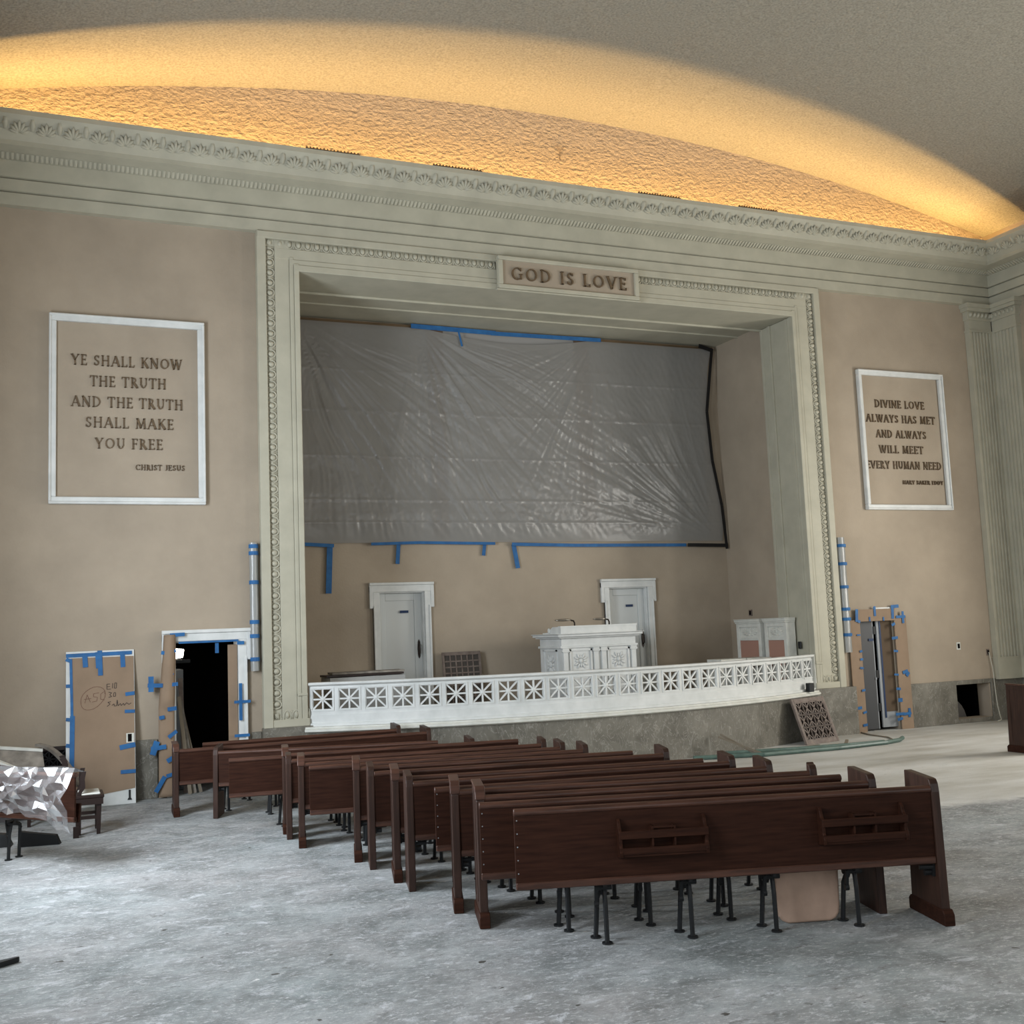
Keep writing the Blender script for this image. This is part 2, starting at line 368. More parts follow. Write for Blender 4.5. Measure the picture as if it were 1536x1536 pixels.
# ---- entablature: fascias, frieze, dentils, corona, leaf cyma, cove trough
PROF = [(-.02, 8.18), (.12, 8.18), (.12, 8.352), (.085, 8.358), (.085, 8.370), (.15, 8.374), (.15, 8.536), (.115, 8.542), (.115, 8.554), (.18, 8.558), (.18, 8.79), (.22, 8.80), (.30, 8.835), (.34, 8.85), (.36, 8.835), (.60, 8.835), (.60, 8.96), (.62, 8.98), (.65, 9.02), (.70, 9.08), (.76, 9.14), (.80, 9.18), (.80, 9.25), (.755, 9.25), (.72, 9.20), (.60, 8.90), (.56, 8.875), (-.02, 8.875)]
def leaf(b, P, N, U, V, s, wd):  # palmette of seven petals
    for k in range(7):
        a = (k-3)*.42; d = U*math.sin(a)+V*math.cos(a); ln = s*(.95-.07*abs(k-3))
        c = P+d*ln*.5
        b.ell(c, (d*ln*.5, d.cross(N).normalized()*wd, N*.036), 6, 3, half=True)
def cornice(name, fn, L0, L1):
    b = MB(); b.prism(PROF, fn, L0, L1)
    o = struct(b.build(name, M_cream))
    l = MB(); n = int((L1-L0)/.33); 
    N = Vector(fn(1, 0, 0))-Vector(fn(0, 0, 0)); U = Vector(fn(0, 0, 1))-Vector(fn(0, 0, 0))
    tl = Vector((0, 0, 1))*.16+N*.16; V = tl.normalized(); NN = (N-Vector((0, 0, 1))).normalized()
    for i in range(n):
        w = L0+(i+.5)*(L1-L0)/n
        leaf(l, Vector(fn(.635, 8.995, w)), NN, U, V, .19, .026)
        # lotus bud between two palmettes
        l.ell(Vector(fn(.705, 9.085, w+.165)), (U*.04, V*.10, NN*.04), 6, 3, half=True)
    l.build('leaf_band', M_cream, o, smooth=True)
    d = MB(); n = int((L1-L0)/.062)
    for i in range(n):
        w = L0+(i+.5)*(L1-L0)/n
        d.prism([(.19, 8.785), (.235, 8.785), (.33, 8.838), (.19, 8.838)], fn, w-.018, w+.018)
    d.build('dentil_band', M_cream, o)
    return o
cornice('trim_1', lambda p, z, w: (w, YF-p, z), XL, XR)
cornice('trim_2', lambda p, z, w: (XR-p, w, z-.003), YB, YF-.01)
cornice('trim_3', lambda p, z, w: (XL+p, w, z-.003), YB, YF-.01)

# ---- fluted corner pilasters
def pilaster(idx, fn, w0, w1):  # fn(u along wall, p projection, z); flutes between w0 and w1
    b = MB()
    n = 6; g = (w1-w0-.10)/n
    prof = [(w0, 0), (w0, .12)]
    for i in range(n):
        a = w0+.05+i*g
        prof += [(a+.012, .12), (a+.02, .095), (a+g/2, .08), (a+g-.02, .095), (a+g-.012, .12)]
    prof += [(w1, .12), (w1, 0)]
    F = lambda u, p, z: fn(u, p, z)
    b.prism(prof, F, 1.2, 7.62)
    for z0, z1, p in ((.78, 1.18, .13), (1.18, 1.2, .145), (7.62, 7.66, .135), (7.66, 7.86, .115), (7.86, 7.91, .14), (8.03, 8.10, .19), (8.10, 8.18, .22)):
        e = p-.12
        b.prism([(w0-e, 0), (w0-e, p), (w1+e, p), (w1+e, 0)], F, z0, z1)
    b.prism([(w0-.02, 0), (w0-.02, .13), (w1+.02, .13), (w1+.02, 0)], F, 7.91, 8.03)
    o = struct(b.build('trim_%d' % idx, M_cream))
    e = MB(); k = int((w1-w0)/.09)
    O = Vector(fn(0, 0, 0)); U = Vector(fn(1, 0, 0))-O; N = Vector(fn(0, 1, 0))-O
    for i in range(k):
        e.ell(Vector(fn(w0+(i+.5)*(w1-w0)/k, .13, 7.97)), (U*.033, Vector((0, 0, .055)), N*.045), 8, 3, half=True)
    e.build('egg_band', M_cream, o, smooth=True)
pilaster(4, lambda u, p, z: (u, YF-p, z), 16.88, 17.48)
pilaster(5, lambda u, p, z: (XR-p, u, z), 15.38, 15.98)
pilaster(6, lambda u, p, z: (u, YF-p, z), -1.40, -.80)
pilaster(7, lambda u, p, z: (XL+p, u, z), 15.38, 15.98)

# ---- marble dado along the walls
def dado(b):
    for x0, x1 in ((XL, 1.44), (2.72, 2.86), (14.76, 15.87), (16.75, XR)): b.box(x0, YF-.035, 0, x1, YF, .80)
    b.box(15.87, YF-.035, .72, 16.75, YF, .80); b.box(15.87, YF-.035, 0, 16.75, YF, .08)
struct(one('baseboard_front', M_marble, dado, bevel=.006))
struct(bx('baseboard_right', M_marble, (XR-.035, YB, 0, XR, YF-.035, .80)))
struct(bx('baseboard_left', M_marble, (XL, YB, 0, XL+.035, YF-.035, .80)))

# ---- proscenium frame
FXL, FXR, IXL, IXR, FT, IT, FB = 2.875, 13.205, 3.515, 12.565, 8.18, 7.60, .84
def frame(b):
    for s in (0, 1):
        X = (lambda d: FXL+d) if s == 0 else (lambda d: FXR-d)
        for d0, d1, y, z1 in ((0, .135, .15, FT), (.135, .27, .085, FT-.11), (.27, .49, .105, FT-.11), (.49, .555, .118, FT-.36), (.555, .635, .132, FT-.46)):
            b.box(X(d0), YF-y, FB, X(d1), YF, z1)
        b.box(X(.135), YF-.14, FB, X(.66), YF, FB+.11)       # bottom fillet
        b.box(X(.27), YF-.09, FB+.11, X(.66), YF, FB+.25)
        b.box(X(.49), YF-.139, 1.27, X(.637), YF, 1.31)      # inner moulding returns
    for z0, z1, y, i in ((FT-.112, FT-.003, .153, .003), (FT-.237, FT-.108, .088, .138), (FT-.40, FT-.233, .108, .272), (FT-.48, FT-.398, .121, .492), (IT+.002, FT-.478, .135, .557)):
        b.box(FXL+i, YF-y, z0, FXR-i, YF, z1)
fr = struct(one('trim_8', M_cream, frame, bevel=.008))
def eggs(b, O, U, V, N, n, per, wd):
    for i in range(n):
        c = O+U*(per*(i+.5))
        b.ell(c+V*(wd*.42), (U*per*.27, V*wd*.40, N*.042), 8, 4, half=True)
        pts = []
        for k in range(9):
            a = PI*k/8; pts.append(c+V*(wd*.42+wd*.5*math.sin(a))+U*(per*.40*math.cos(a))+N*.012)
        pts = [pts[0]-V*wd*.42]+pts+[pts[-1]-V*wd*.42]
        b.tube(pts, .0115, 5)
        b.bar(O+U*(per*(i+1))+V*.01+N*.01, O+U*(per*(i+1))+V*(wd*.95)+N*.01, .012, .02, N)
eb = MB(); X1 = Vector((1, 0, 0)); Y1 = Vector((0, -1, 0)); Z1 = Vector((0, 0, 1)); yb = YF-.085
zs0, zs1 = FB+.25, FT-.235; nz = 44
eggs(eb, Vector((FXL+.135, yb, zs0)), Z1, X1, Y1, nz, (zs1-zs0)/nz, .135)
eggs(eb, Vector((FXR-.135, yb, zs0)), Z1, -X1, Y1, nz, (zs1-zs0)/nz, .135)
xa, xb = FXL+.28, 6.72; n = 25
eggs(eb, Vector((xa, yb, FT-.11)), X1, -Z1, Y1, n, (xb-xa)/n, .125)
xa2 = 9.33; n = 25
eggs(eb, Vector((xa2, yb, FT-.11)), X1, -Z1, Y1, n, (FXR-.28-xa2)/n, .125)
for s in (0, 1):
    xo = FXL+.28 if s == 0 else FXR-.66
    eggs(eb, Vector((xo, YF-.09, FB+.11)), X1, Z1, Y1, 3, .127, .135)
    for zc, sg in ((FT-.17, -1), (FB+.18, 1)):
        xc = FXL+.205 if s == 0 else FXR-.205
        for k in range(5):
            a = PI/4+(k-2)*.5; d = Vector(((1 if s == 0 else -1)*math.cos(a), 0, sg*math.sin(a)))
            eb.ell(Vector((xc, yb, zc))+d*.03-Vector((d.x, 0, d.z))*.05, (d*.055, d.cross(Y1)*.016, Y1*.03), 6, 3, half=True)
eb.build('egg_and_dart_band', M_cream, fr, smooth=True)
# jambs, soffit and lining of the opening
def jamb(b):
    for x0, x1, s in ((IXL-.06, IXL, 1), (IXR, IXR+.06, -1)):
        b.box(x0, YF-.02, .84, x1, 16.95, IT-.002)
        xx = IXL if s == 1 else IXR
        for y0, y1, d in ((YF+.03, YF+.10, .012), (16.62, 16.69, .03), (16.88, 16.949, .012)): b.box(xx-s*.003, y0, .841, xx+s*d, y1, IT-.003)
    b.box(IXL-.06, YF-.02, IT+.004, IXR+.06, 16.951, IT+.12)
    for y0, y1, d in ((16.90, 16.955, .035),): b.box(IXL+.001, y0, IT-d, IXR-.001, y1, IT+.003)
struct(one('trim_9', M_cream, jamb, bevel=.006))
# the inscription plate over the opening
def strokes(ch):
    T, t = .135, .06; S = []; Sf = []
    l = lambda *a: S.append(('l',)+a); A = lambda *a: S.append(('a',)+a); s = lambda x, y, w=.26: S.append(('l', x-w/2, y+(.025 if y < .5 else -.025), x+w/2, y+(.025 if y < .5 else -.025), .05))
    sv = lambda x, y0, y1: S.append(('l', x, y0, x, y1, .055))
    if ch == 'A': l(.08,0,.46,1,t); l(.46,1,.84,0,T); l(.22,.34,.70,.34,t); s(.08,0); s(.84,0); w = .92
    elif ch == 'B': l(.17,0,.17,1,T); A(.3,.755,.27,.22,-90,90); A(.3,.265,.33,.24,-90,90); l(.03,.975,.3,.975,t); l(.17,.525,.3,.525,t); l(.03,.025,.3,.025,t); w = .68
    elif ch == 'C': A(.52,.5,.45,.48,48,312); sv(.83,.72,.95); sv(.83,.06,.26); w = .92
    elif ch == 'D': l(.17,0,.17,1,T); A(.36,.5,.5,.47,-90,90); l(.03,.97,.36,.97,t); l(.03,.03,.36,.03,t); w = .94
    elif ch == 'E': l(.17,0,.17,1,T); l(.03,.97,.58,.97,t); l(.17,.52,.5,.52,t); l(.03,.03,.62,.03,t); sv(.58,.8,1); sv(.5,.43,.61); sv(.62,0,.2); w = .68
    elif ch == 'F': l(.17,0,.17,1,T); l(.03,.97,.58,.97,t); l(.17,.52,.5,.52,t); sv(.58,.8,1); sv(.5,.43,.61); s(.17,0,.3); w = .64
    elif ch == 'G': A(.52,.5,.45,.48,48,312); sv(.83,.72,.95); l(.83,.08,.83,.42,T); s(.83,.45,.26); w = 1.0
    elif ch == 'H': l(.17,0,.17,1,T); l(.75,0,.75,1,T); l(.17,.52,.75,.52,t); [s(x,y) for x in (.17,.75) for y in (0,1)]; w = .92
    elif ch == 'I': l(.17,0,.17,1,T); s(.17,0); s(.17,1); w = .34
    elif ch == 'J': l(.3,.15,.3,1,T); A(.14,.16,.17,.16,-120,0); s(.3,1); w = .46
    elif ch == 'K': l(.17,0,.17,1,T); l(.17,.42,.68,1,t); l(.34,.6,.76,0,T); s(.17,0); s(.17,1); s(.68,1,.22); s(.76,0,.2); w = .84
    elif ch == 'L': l(.17,0,.17,1,T); s(.17,1); l(.03,.03,.6,.03,t); sv(.6,0,.22); w = .66
    elif ch == 'M': l(.14,0,.2,1,t); l(.2,1,.54,.05,T); l(.54,.05,.88,1,t); l(.88,1,.94,0,T); s(.14,0,.22); s(.94,0,.26); s(.17,1,.2); s(.92,1,.2); w = 1.08
    elif ch == 'N': l(.15,0,.15,1,t); l(.13,1,.8,0,T); l(.8,0,.8,1,t); s(.15,0,.24); s(.12,1,.2); s(.8,1,.24); w = .95
    elif ch == 'O': A(.52,.5,.46,.48,0,360); w = 1.04
    elif ch == 'R': l(.17,0,.17,1,T); A(.3,.74,.28,.235,-90,90); l(.03,.975,.3,.975,t); l(.17,.505,.3,.505,t); l(.34,.5,.74,0,T); s(.17,0); s(.74,0,.2); w = .8
    elif ch == 'S': A(.33,.745,.24,.235,30,270); A(.33,.265,.26,.245,-150,90); sv(.54,.74,.94); sv(.1,.07,.28); w = .66
    elif ch == 'T': l(.4,0,.4,1,T); l(.04,.97,.76,.97,t); sv(.04,.78,1); sv(.76,.78,1); s(.4,0); w = .80
    elif ch == 'U': l(.17,.3,.17,1,T); l(.72,.3,.72,1,t); A(.445,.3,.275,.28,180,360); s(.17,1); s(.72,1,.24); w = .88
    elif ch == 'V': l(.1,1,.46,0,T); l(.46,0,.82,1,t); s(.1,1); s(.82,1,.24); w = .92
    elif ch == 'W': l(.08,1,.36,0,T); l(.36,0,.62,.95,t); l(.6,.95,.88,0,T); l(.88,0,1.16,1,t); s(.08,1,.24); s(.62,1,.22); s(1.16,1,.22); w = 1.24
    elif ch == 'Y': l(.4,0,.4,.46,T); l(.08,1,.4,.44,T); l(.4,.44,.74,1,t); s(.4,0); s(.08,1,.24); s(.74,1,.22); w = .82
    else: w = .38
    return S, w
def text_line(name, txt, x0, x1, zb, h, y, d, parent, gap=.14):
    ws = [strokes(c)[1] for c in txt]; tot = sum(ws)+gap*(len(txt)-1); kx = (x1-x0)/tot
    u = 0
    for c, w in zip(txt, ws):
        S, _ = strokes(c); b = MB()
        P = lambda a, e: Vector((x0+(u+a)*kx, y-d/2, zb+e*h))
        for q in S:
            if q[0] == 'l':
                _, ax, az, bx_, bz, th = q
                A_, B_ = P(ax, az), P(bx_, bz); dd = (B_-A_).normalized()
                ww = th*(kx*abs(dd.z)+h*abs(dd.x))
                b.bar(A_, B_, ww, d, (0, -1, 0))
            else:
                _, cx, cz, rx, rz, a0, a1 = q; n = 14
                T, t = .135, .06; inn = []; outt = []
                for k in range(n+1):
                    a = math.radians(a0+(a1-a0)*k/n); th = t+(T-t)*abs(math.cos(a))
                    outt.append((cx+rx*math.cos(a), cz+rz*math.sin(a))); inn.append((cx+(rx-th)*math.cos(a), cz+(rz-th*.9)*math.sin(a)))
                for k in range(n):
                    p = [inn[k], outt[k], outt[k+1], inn[k+1]]
                    b.hexa([P(*e)+Vector((0, d/2, 0)) for e in p]+[P(*e)-Vector((0, d/2, 0)) for e in p])
        u += w+gap
        if S: b.build('letter', M_letter, parent)
pl = thing('inscription_plate', 'tan plate lettered GOD IS LOVE centred over the stage opening', 'sign', (8.025, YF-.15, 7.6))
def plate_fr(b):
    for x0, z0, x1, z1 in ((-1.30, .0, 1.30, .07), (-1.30, .475, 1.30, .545), (-1.30, .07, -1.215, .475), (1.215, .07, 1.30, .475)): b.box(x0, -.10, z0, x1, .0, z1)
    b.box(-1.33, -.08, -.03, 1.33, 0, 0)
one('frame', M_cream, plate_fr, parent=pl, bevel=.012)
bx('panel', M_pink, (-1.215, -.06, .07, 1.215, 0, .475), pl)
text_line('lettering', 'GOD IS LOVE', -1.075, 1.065, .155, .215, -.06, .03, pl, gap=.2)
# ---- framed wall inscriptions
def wall_text(x, label, lines):
    t = thing('wall_inscription', label, 'sign', (x, YF, 4.05))
    def fr2(b):
        o, i = 1.04, .945
        for x0, z0, x1, z1 in ((-o, 0, o, .10), (-o, 2.565, o, 2.665), (-o, .10, -i, 2.565), (i, .10, o, 2.565)): b.box(x0, -.07, z0, x1, 0, z1)
        for x0, z0, x1, z1 in ((-o, 0, o, .035), (-o, 2.63, o, 2.665), (-o, .035, -o+.033, 2.63), (o-.033, .035, o, 2.63)): b.box(x0, -.095, z0, x1, -.07, z1)
    one('frame', M_white, fr2, parent=t, bevel=.01)
    for txt, x0, x1, z, h in lines: text_line('lettering', txt, x0-x, x1-x, z-4.05, h, 0, .022, t)
    return t
wall_text(1.075, 'white framed inscription left of the stage, beginning YE SHALL KNOW THE TRUTH', 'x' and [('YE SHALL KNOW', .32, 1.80, 6.01, .15), ('THE TRUTH', .56, 1.58, 5.715, .15), ('AND THE TRUTH', .32, 1.81, 5.42, .15), ('SHALL MAKE', .5, 1.68, 5.13, .15), ('YOU FREE', .63, 1.53, 4.835, .15), ('CHRIST JESUS', 1.16, 1.83, 4.54, .08)])
wall_text(15.085, 'white framed inscription right of the stage, beginning DIVINE LOVE', [('DIVINE LOVE', 14.45, 15.66, 6.01, .15), ('ALWAYS HAS MET', 14.22, 15.90, 5.725, .15), ('AND ALWAYS', 14.43, 15.65, 5.43, .15), ('WILL MEET', 14.48, 15.55, 5.135, .15), ('EVERY HUMAN NEED', 14.15, 15.97, 4.835, .15), ('MARY BAKER EDDY', 14.98, 15.98, 4.545, .075)])
# ================================================================ STAGE
ARC_R, ARC_C, ARC_A = 9.92, Vector((8.04, 24.87)), .4746
def arc(a, off, z): r = ARC_R+off; return (ARC_C.x+r*math.sin(a), ARC_C.y-r*math.cos(a), z)
def arcstrip(b, sec, a0, a1, n):  # section of (offset, z)
    k = len(sec); vs = []; fs = []
    for i in range(n+1):
        a = a0+(a1-a0)*i/n; vs += [arc(a, o, z) for o, z in sec]
    for i in range(n):
        for j in range(k): fs.append((i*k+j, i*k+(j+1) % k, (i+1)*k+(j+1) % k, (i+1)*k+j))
    fs += [tuple(range(k))[::-1], tuple(n*k+j for j in range(k))]
    b.add(vs, fs)
def stage_base(b):
    arcstrip(b, [(-.3, 0), (.05, 0), (.05, .735), (-.3, .735)], -ARC_A, ARC_A-.012, 48)
    b.box(2.865, YF-.14, 0, 3.62, YF, FB); b.box(12.42, YF-.14, 0, 13.42, YF, FB)
sb = struct(one('baseboard_stage', M_marble, stage_base))
b = MB(); arcstrip(b, [(-.3, .735), (.09, .735), (.13, .755), (.13, .785), (.10, .80), (.10, .82), (-.3, .82)], -ARC_A, ARC_A-.005, 48)
b.build('ledge', M_offwhite, sb)
b = MB(); n = 40
poly = [(arc(-ARC_A+2*ARC_A*i/n, -.25, 0)[0], arc(-ARC_A+2*ARC_A*i/n, -.25, 0)[1]) for i in range(n+1)]
poly = [(3.45, 18.6)]+[(max(3.45, min(12.62, x)), y) for x, y in poly]+[(12.62, 18.6)]
b.prism(poly, lambda u, v, w: (u, v, w), .62, .815)
struct(b.build('floor_stage', mat('stage_boards', (.13, .105, .08, 1), .7, .2)))
D1 = (5.35, 6.18, .815, 2.84); D2 = (9.87, 10.71, .815, 2.82); SBY = 18.55
wall_cells('wall_stage_back', M_pink, SBY, [3.2, D1[0], D1[1], D2[0], D2[1], 12.85], [.6, .815, 2.82, 2.84, 8.0], [D1, D2], 'x', .3)
struct(bx('wall_stage_left', M_pink, (3.2, 16.95, .6, 3.45, SBY, 8.0)))
struct(bx('wall_stage_right', M_pink, (12.59, 16.95, .6, 12.85, SBY, 8.0)))
def sceil(b):
    b.box(3.45, 16.95, 7.68, 12.59, SBY, 7.95); b.box(3.45, 17.7, 7.655, 12.59, 17.74, 7.68)
struct(one('ceiling_stage', M_cream, sceil))
struct(bx('wall_stage_header', M_cream, (3.2, 16.4, 7.72, 12.85, 16.96, 8.2)))
# doors on the stage
def stage_door(n, D):
    def casing(b):
        x0, x1, z0, z1 = D; y = SBY
        for s, X in ((-1, x0), (1, x1)):
            b.box(X, y-.05, z0, X+s*.11, y, z1); b.box(X+s*.075, y-.07, z0, X+s*.11, y, z1-.24)
            b.box(X+s*.11, y-.055, z1-.28, X+s*.175, y, z1+.10)
        b.box(x0-.175, y-.05, z1, x1+.175, y, z1+.12); b.box(x0-.175, y-.075, z1+.12, x1+.175, y, z1+.165)
        b.box(x0-.03, y+.0, z0, x0+.02, y+.2, z1); b.box(x1-.02, y, z0, x1+.03, y+.2, z1); b.box(x0, y, z1-.02, x1, y+.2, z1+.03)
    o = struct(one('door_%d' % n, M_white, casing, bevel=.006))
    x0, x1, z0, z1 = D; y = SBY+.13
    def leafp(b):
        b.box(x0+.02, y, z0, x1-.02, y+.05, z1-.02)
        for a in ((x0+.02, z0, x0+.15, z1-.02), (x1-.15, z0, x1-.02, z1-.02), (x0+.15, z1-.15, x1-.15, z1-.02), (x0+.15, z0, x1-.15, z0+.2)): b.box(a[0], y-.022, a[1], a[2], y, a[3])
    one('door_leaf', M_doorpaint, leafp, parent=o, bevel=.006)
    hx = x1-.085
    def handle(b):
        b.prism([(-.02, -.13), (0, -.17), (.02, -.13), (.028, 0), (.02, .13), (0, .17), (-.02, .13), (-.028, 0)], lambda u, v, w: (hx+u, y-.022-w, 1.83+v), 0, .012)
        b.tube([(hx, y-.034, 1.73), (hx, y-.085, 1.76), (hx, y-.09, 1.83), (hx, y-.085, 1.90), (hx, y-.034, 1.93)], .012, 8)
    one('door_handle', M_bronze, handle, parent=o)
    bx('tape', M_tapedark, ((x0+x1)/2+.0, y-.028, z1-.37, (x0+x1)/2+.155, y-.022, z1-.325), o)
stage_door(1, D1); stage_door(2, D2)
# grey organ screen behind the sheeting
def screen(b):
    b.box(4.0, SBY-.02, 3.75, 12.2, SBY, 7.62)
struct(one('trim_10', M_greyscreen, screen))
def posts(b):
    for x in (6.54, 9.53): b.box(x-.16, SBY-.045, 3.75, x+.15, SBY-.02, 7.62)
    for z in (4.25, 5.2, 6.1, 7.0): b.box(4.0, SBY-.03, z-.012, 12.2, SBY-.02, z+.012)
struct(one('trim_11', mat('brown_organ_posts', (.14, .095, .065, 1), .7, .2), posts))

# ---- hanging plastic sheet
sh = thing('plastic_sheet', 'grey plastic sheeting taped across the organ opening above the stage doors', 'sheet', (8.2, SBY-.1, 3.68))
def sheet_pt(u, v):
    tr = .0
    xr = 12.36-.0; zt = 7.59; zb = 3.70
    # right edge wanders as in a slack sheet
    e = [(0, 12.46), (.12, 12.47), (.27, 12.40), (.48, 12.28), (.72, 12.26), (.9, 12.32), (1, 12.42)]
    for (a, xa), (c, xc) in zip(e, e[1:]):
        if a <= v <= c: xr = xa+(xc-xa)*(v-a)/(c-a)
    x = 4.0+(xr-4.0)*u
    sag = .32*math.sin(PI*max(0, min(1, (x-6.3)/3.4)))**1.0*max(0, (v-.72)/.28)**1.5 if 6.3 < x < 9.7 else 0
    z = zb+(zt-zb)*v-sag*.55
    def rays(ax, az, f, amp, lo, hi, reach):
        dx, dz = x-ax, az-z; r = math.hypot(dx, dz)+1e-3; th = math.atan2(dx, dz)+.06*mnoise.noise(Vector((x*.7, z*.7, ax)))
        if not lo < th < hi: return 0
        win = math.sin(PI*(th-lo)/(hi-lo))**.6
        nz = .55*mnoise.noise(Vector((th*f, r*.25, ax)))+.6*abs(mnoise.noise(Vector((th*f*2.1, r*.5, ax+5))))+.45*mnoise.noise(Vector((th*f*4.5, r*.9, ax+9)))
        return amp*nz*win*min(1, r/.7)*math.exp(-(r/reach)**2)*(.55+.45*min(1, max(0, r-.5)))
    y = rays(3.9, 7.7, 13, .060, .0, 1.30, 4.4)+rays(6.15, 7.66, 12, .065, -.30, 1.45, 3.6)+rays(9.8, 7.66, 10, .035, -1.4, .4, 2.6)+rays(12.4, 3.7, 11, .035, -2.95, -1.7, 3.6)
    y += .014*mnoise.noise(Vector((x*1.1, z*2.0, 3)))+.004*mnoise.noise(Vector((x*14+z*5, z*6, 9)))+.003*mnoise.noise(Vector((x*26-z*9, z*14, 2)))
    for zc in (4.05, 4.45, 5.22, 6.02, 6.75): y += .006*math.exp(-((z-zc)/.018)**2)
    y = y*min(1, v/.07, (1-v)/.04+.1)-.04*max(0, 1-v/.08)
    return (x-8.2, -y-.02, z-3.68)
b = MB(); b.grid(sheet_pt, 340, 180); b.build('sheet', M_sheet, sh, smooth=True)
O = Vector((8.2, SBY-.1, 3.68)); L3 = lambda x, z, y=-.06: Vector((x, SBY-.1+y, z))-O
_sk = [0]
def stp(pts, w, m=M_tape, name='tape', y=-.045):
    q = MB(); _sk[0] += 1; y -= .0014*(_sk[0] % 6)
    for (x0, z0), (x1, z1) in zip(pts, pts[1:]): q.bar(L3(x0, z0, y), L3(x1, z1, y), w, .006, (0, -1, 0))
    return q.build(name, m, sh)
q = MB(); q.bar(L3(3.9, 7.60, .02), L3(6.2, 7.60, .02), .08, .05, (0, -1, 0)); q.build('batten', M_batten, sh)
q = MB(); q.bar(L3(9.8, 7.60, .02), L3(12.48, 7.60, .02), .08, .05, (0, -1, 0)); q.build('batten', M_batten, sh)
stp([(6.05, 7.615), (7.7, 7.595)], .085); stp([(7.6, 7.585), (9.9, 7.61)], .075); stp([(6.95, 7.62), (7.02, 7.30)], .035)
stp([(3.95, 3.69), (4.56, 3.655)], .06, y=.014); stp([(4.50, 3.68), (4.46, 2.84)], .10, y=.062); stp([(5.22, 3.68), (6.1, 3.70), (7.55, 3.675)], .05, y=.014); stp([(5.73, 3.68), (5.70, 3.33)], .07, y=.062); stp([(7.36, 3.67), (7.33, 3.46)], .065, y=.062); stp([(7.88, 3.66), (9.2, 3.63), (11.6, 3.62)], .06, y=.014); stp([(7.93, 3.66), (8.0, 3.22)], .085, y=.062)
stp([(11.6, 3.615), (12.5, 3.60)], .07, M_blacktape, 'black_tape'); stp([(12.5, 3.53), (12.44, 4.4), (12.28, 5.3), (12.22, 6.3), (12.36, 7.2), (12.42, 7.55)], .065, M_blacktape, 'black_tape', -.06); stp([(12.12, 7.64), (12.45, 7.56)], .08, M_blacktape, 'black_tape', -.06)

# ---- bowed balustrade
ba = thing('balustrade', 'white bowed balustrade of star lattice panels along the stage front', 'railing', arc(0, 0, .82))
BO = Vector(arc(0, 0, .82))
def AR(a, off, z): return Vector(arc(a, off, z))-BO
aE = ARC_A-.004; NP = 24; dA = 2*aE/NP
def arcbox(b, a0, a1, o0, o1, z0, z1): b.hexa([AR(a0, o1, z0), AR(a1, o1, z0), AR(a1, o0, z0), AR(a0, o0, z0), AR(a0, o1, z1), AR(a1, o1, z1), AR(a1, o0, z1), AR(a0, o0, z1)])
HZ0, HZ1 = 1.065, 1.345
for k in range(NP):
    a0 = -aE+k*dA; a1 = a0+dA; c = (a0+a1)/2; h = .1425/ARC_R; b = MB()
    arcbox(b, a0, c-h, -.07, 0, HZ0, HZ1); arcbox(b, c+h, a1, -.07, 0, HZ0, HZ1)
    arcbox(b, a0, a1, -.07, 0, .98, HZ0); arcbox(b, a0, a1, -.07, 0, HZ1, 1.415)
    for s0, s1, z0, z1 in ((c-h-.028/ARC_R, c-h-.012/ARC_R, HZ0-.028, HZ1+.028), (c+h+.012/ARC_R, c+h+.028/ARC_R, HZ0-.028, HZ1+.028)): arcbox(b, s0, s1, 0, .01, z0, z1)
    arcbox(b, c-h-.012/ARC_R, c+h+.012/ARC_R, 0, .01, HZ1+.012, HZ1+.028); arcbox(b, c-h-.012/ARC_R, c+h+.012/ARC_R, 0, .01, HZ0-.028, HZ0-.012)
    zm = (HZ0+HZ1)/2; out = AR(c, 1, zm)-AR(c, 0, zm)
    P = lambda u, v: AR(c+u/ARC_R, -.03, zm+v)
    for u, v in ((1, 0), (0, 1), (1, 1), (1, -1)):
        b.bar(P(-.1425*u, -.14*v), P(.1425*u, .14*v), .024, .035, out)
    b.ell(P(0, 0), ((P(.042, 0)-P(0, 0)), Vector((0, 0, .042)), out*.03), 10, 5)
    b.build('lattice_panel', M_white, ba)
def railb(b):
    sec = [(-.10, 1.405), (.035, 1.405), (.05, 1.42), (.05, 1.44), (.04, 1.45), (-.10, 1.45)]
    n = 60; vs = []; fs = []; k = len(sec)
    for i in range(n+1): vs += [AR(-aE+2*aE*i/n, o, z) for o, z in sec]
    for i in range(n):
        for j in range(k): fs.append((i*k+j, i*k+(j+1) % k, (i+1)*k+(j+1) % k, (i+1)*k+j))
    fs += [tuple(range(k))[::-1], tuple(n*k+j for j in range(k))]; b.add(vs, fs)
one('top_rail', M_white, railb, parent=ba)
def baser(b):
    n = 60
    for i in range(n):
        a0 = -aE+2*aE*i/n; a1 = a0+2*aE/n
        arcbox(b, a0, a1, -.08, .012, .822, .985)
        arcbox(b, a0, a1, .0, .045, .822, .865)
one('base_rail', M_white, baser, parent=ba)
def endb(b):
    b.hexa([AR(aE-.002, .06, .822), AR(aE+.034, .06, .822), AR(aE+.026, -.10, .822), AR(aE-.002, -.10, .822), AR(aE-.002, .05, 1.45), AR(aE+.008, .05, 1.45), AR(aE+.006, -.10, 1.45), AR(aE-.002, -.10, 1.45)])
one('end_block', M_offwhite, endb, parent=ba)
t = tag(bx('junction_box', M_iron, (-.05, -.06, 0, .06, .05, .15), loc=(12.22, 15.74, .822), bevel=.01), 'small black box standing on the marble ledge at the right end of the balustrade', 'box')
t = tag(bx('jamb_bracket', M_iron, (-.03, -.03, 0, .0, .06, .13), loc=(12.53, 16.30, 1.55), bevel=.012), 'small black bracket on the right jamb of the stage opening', 'bracket')

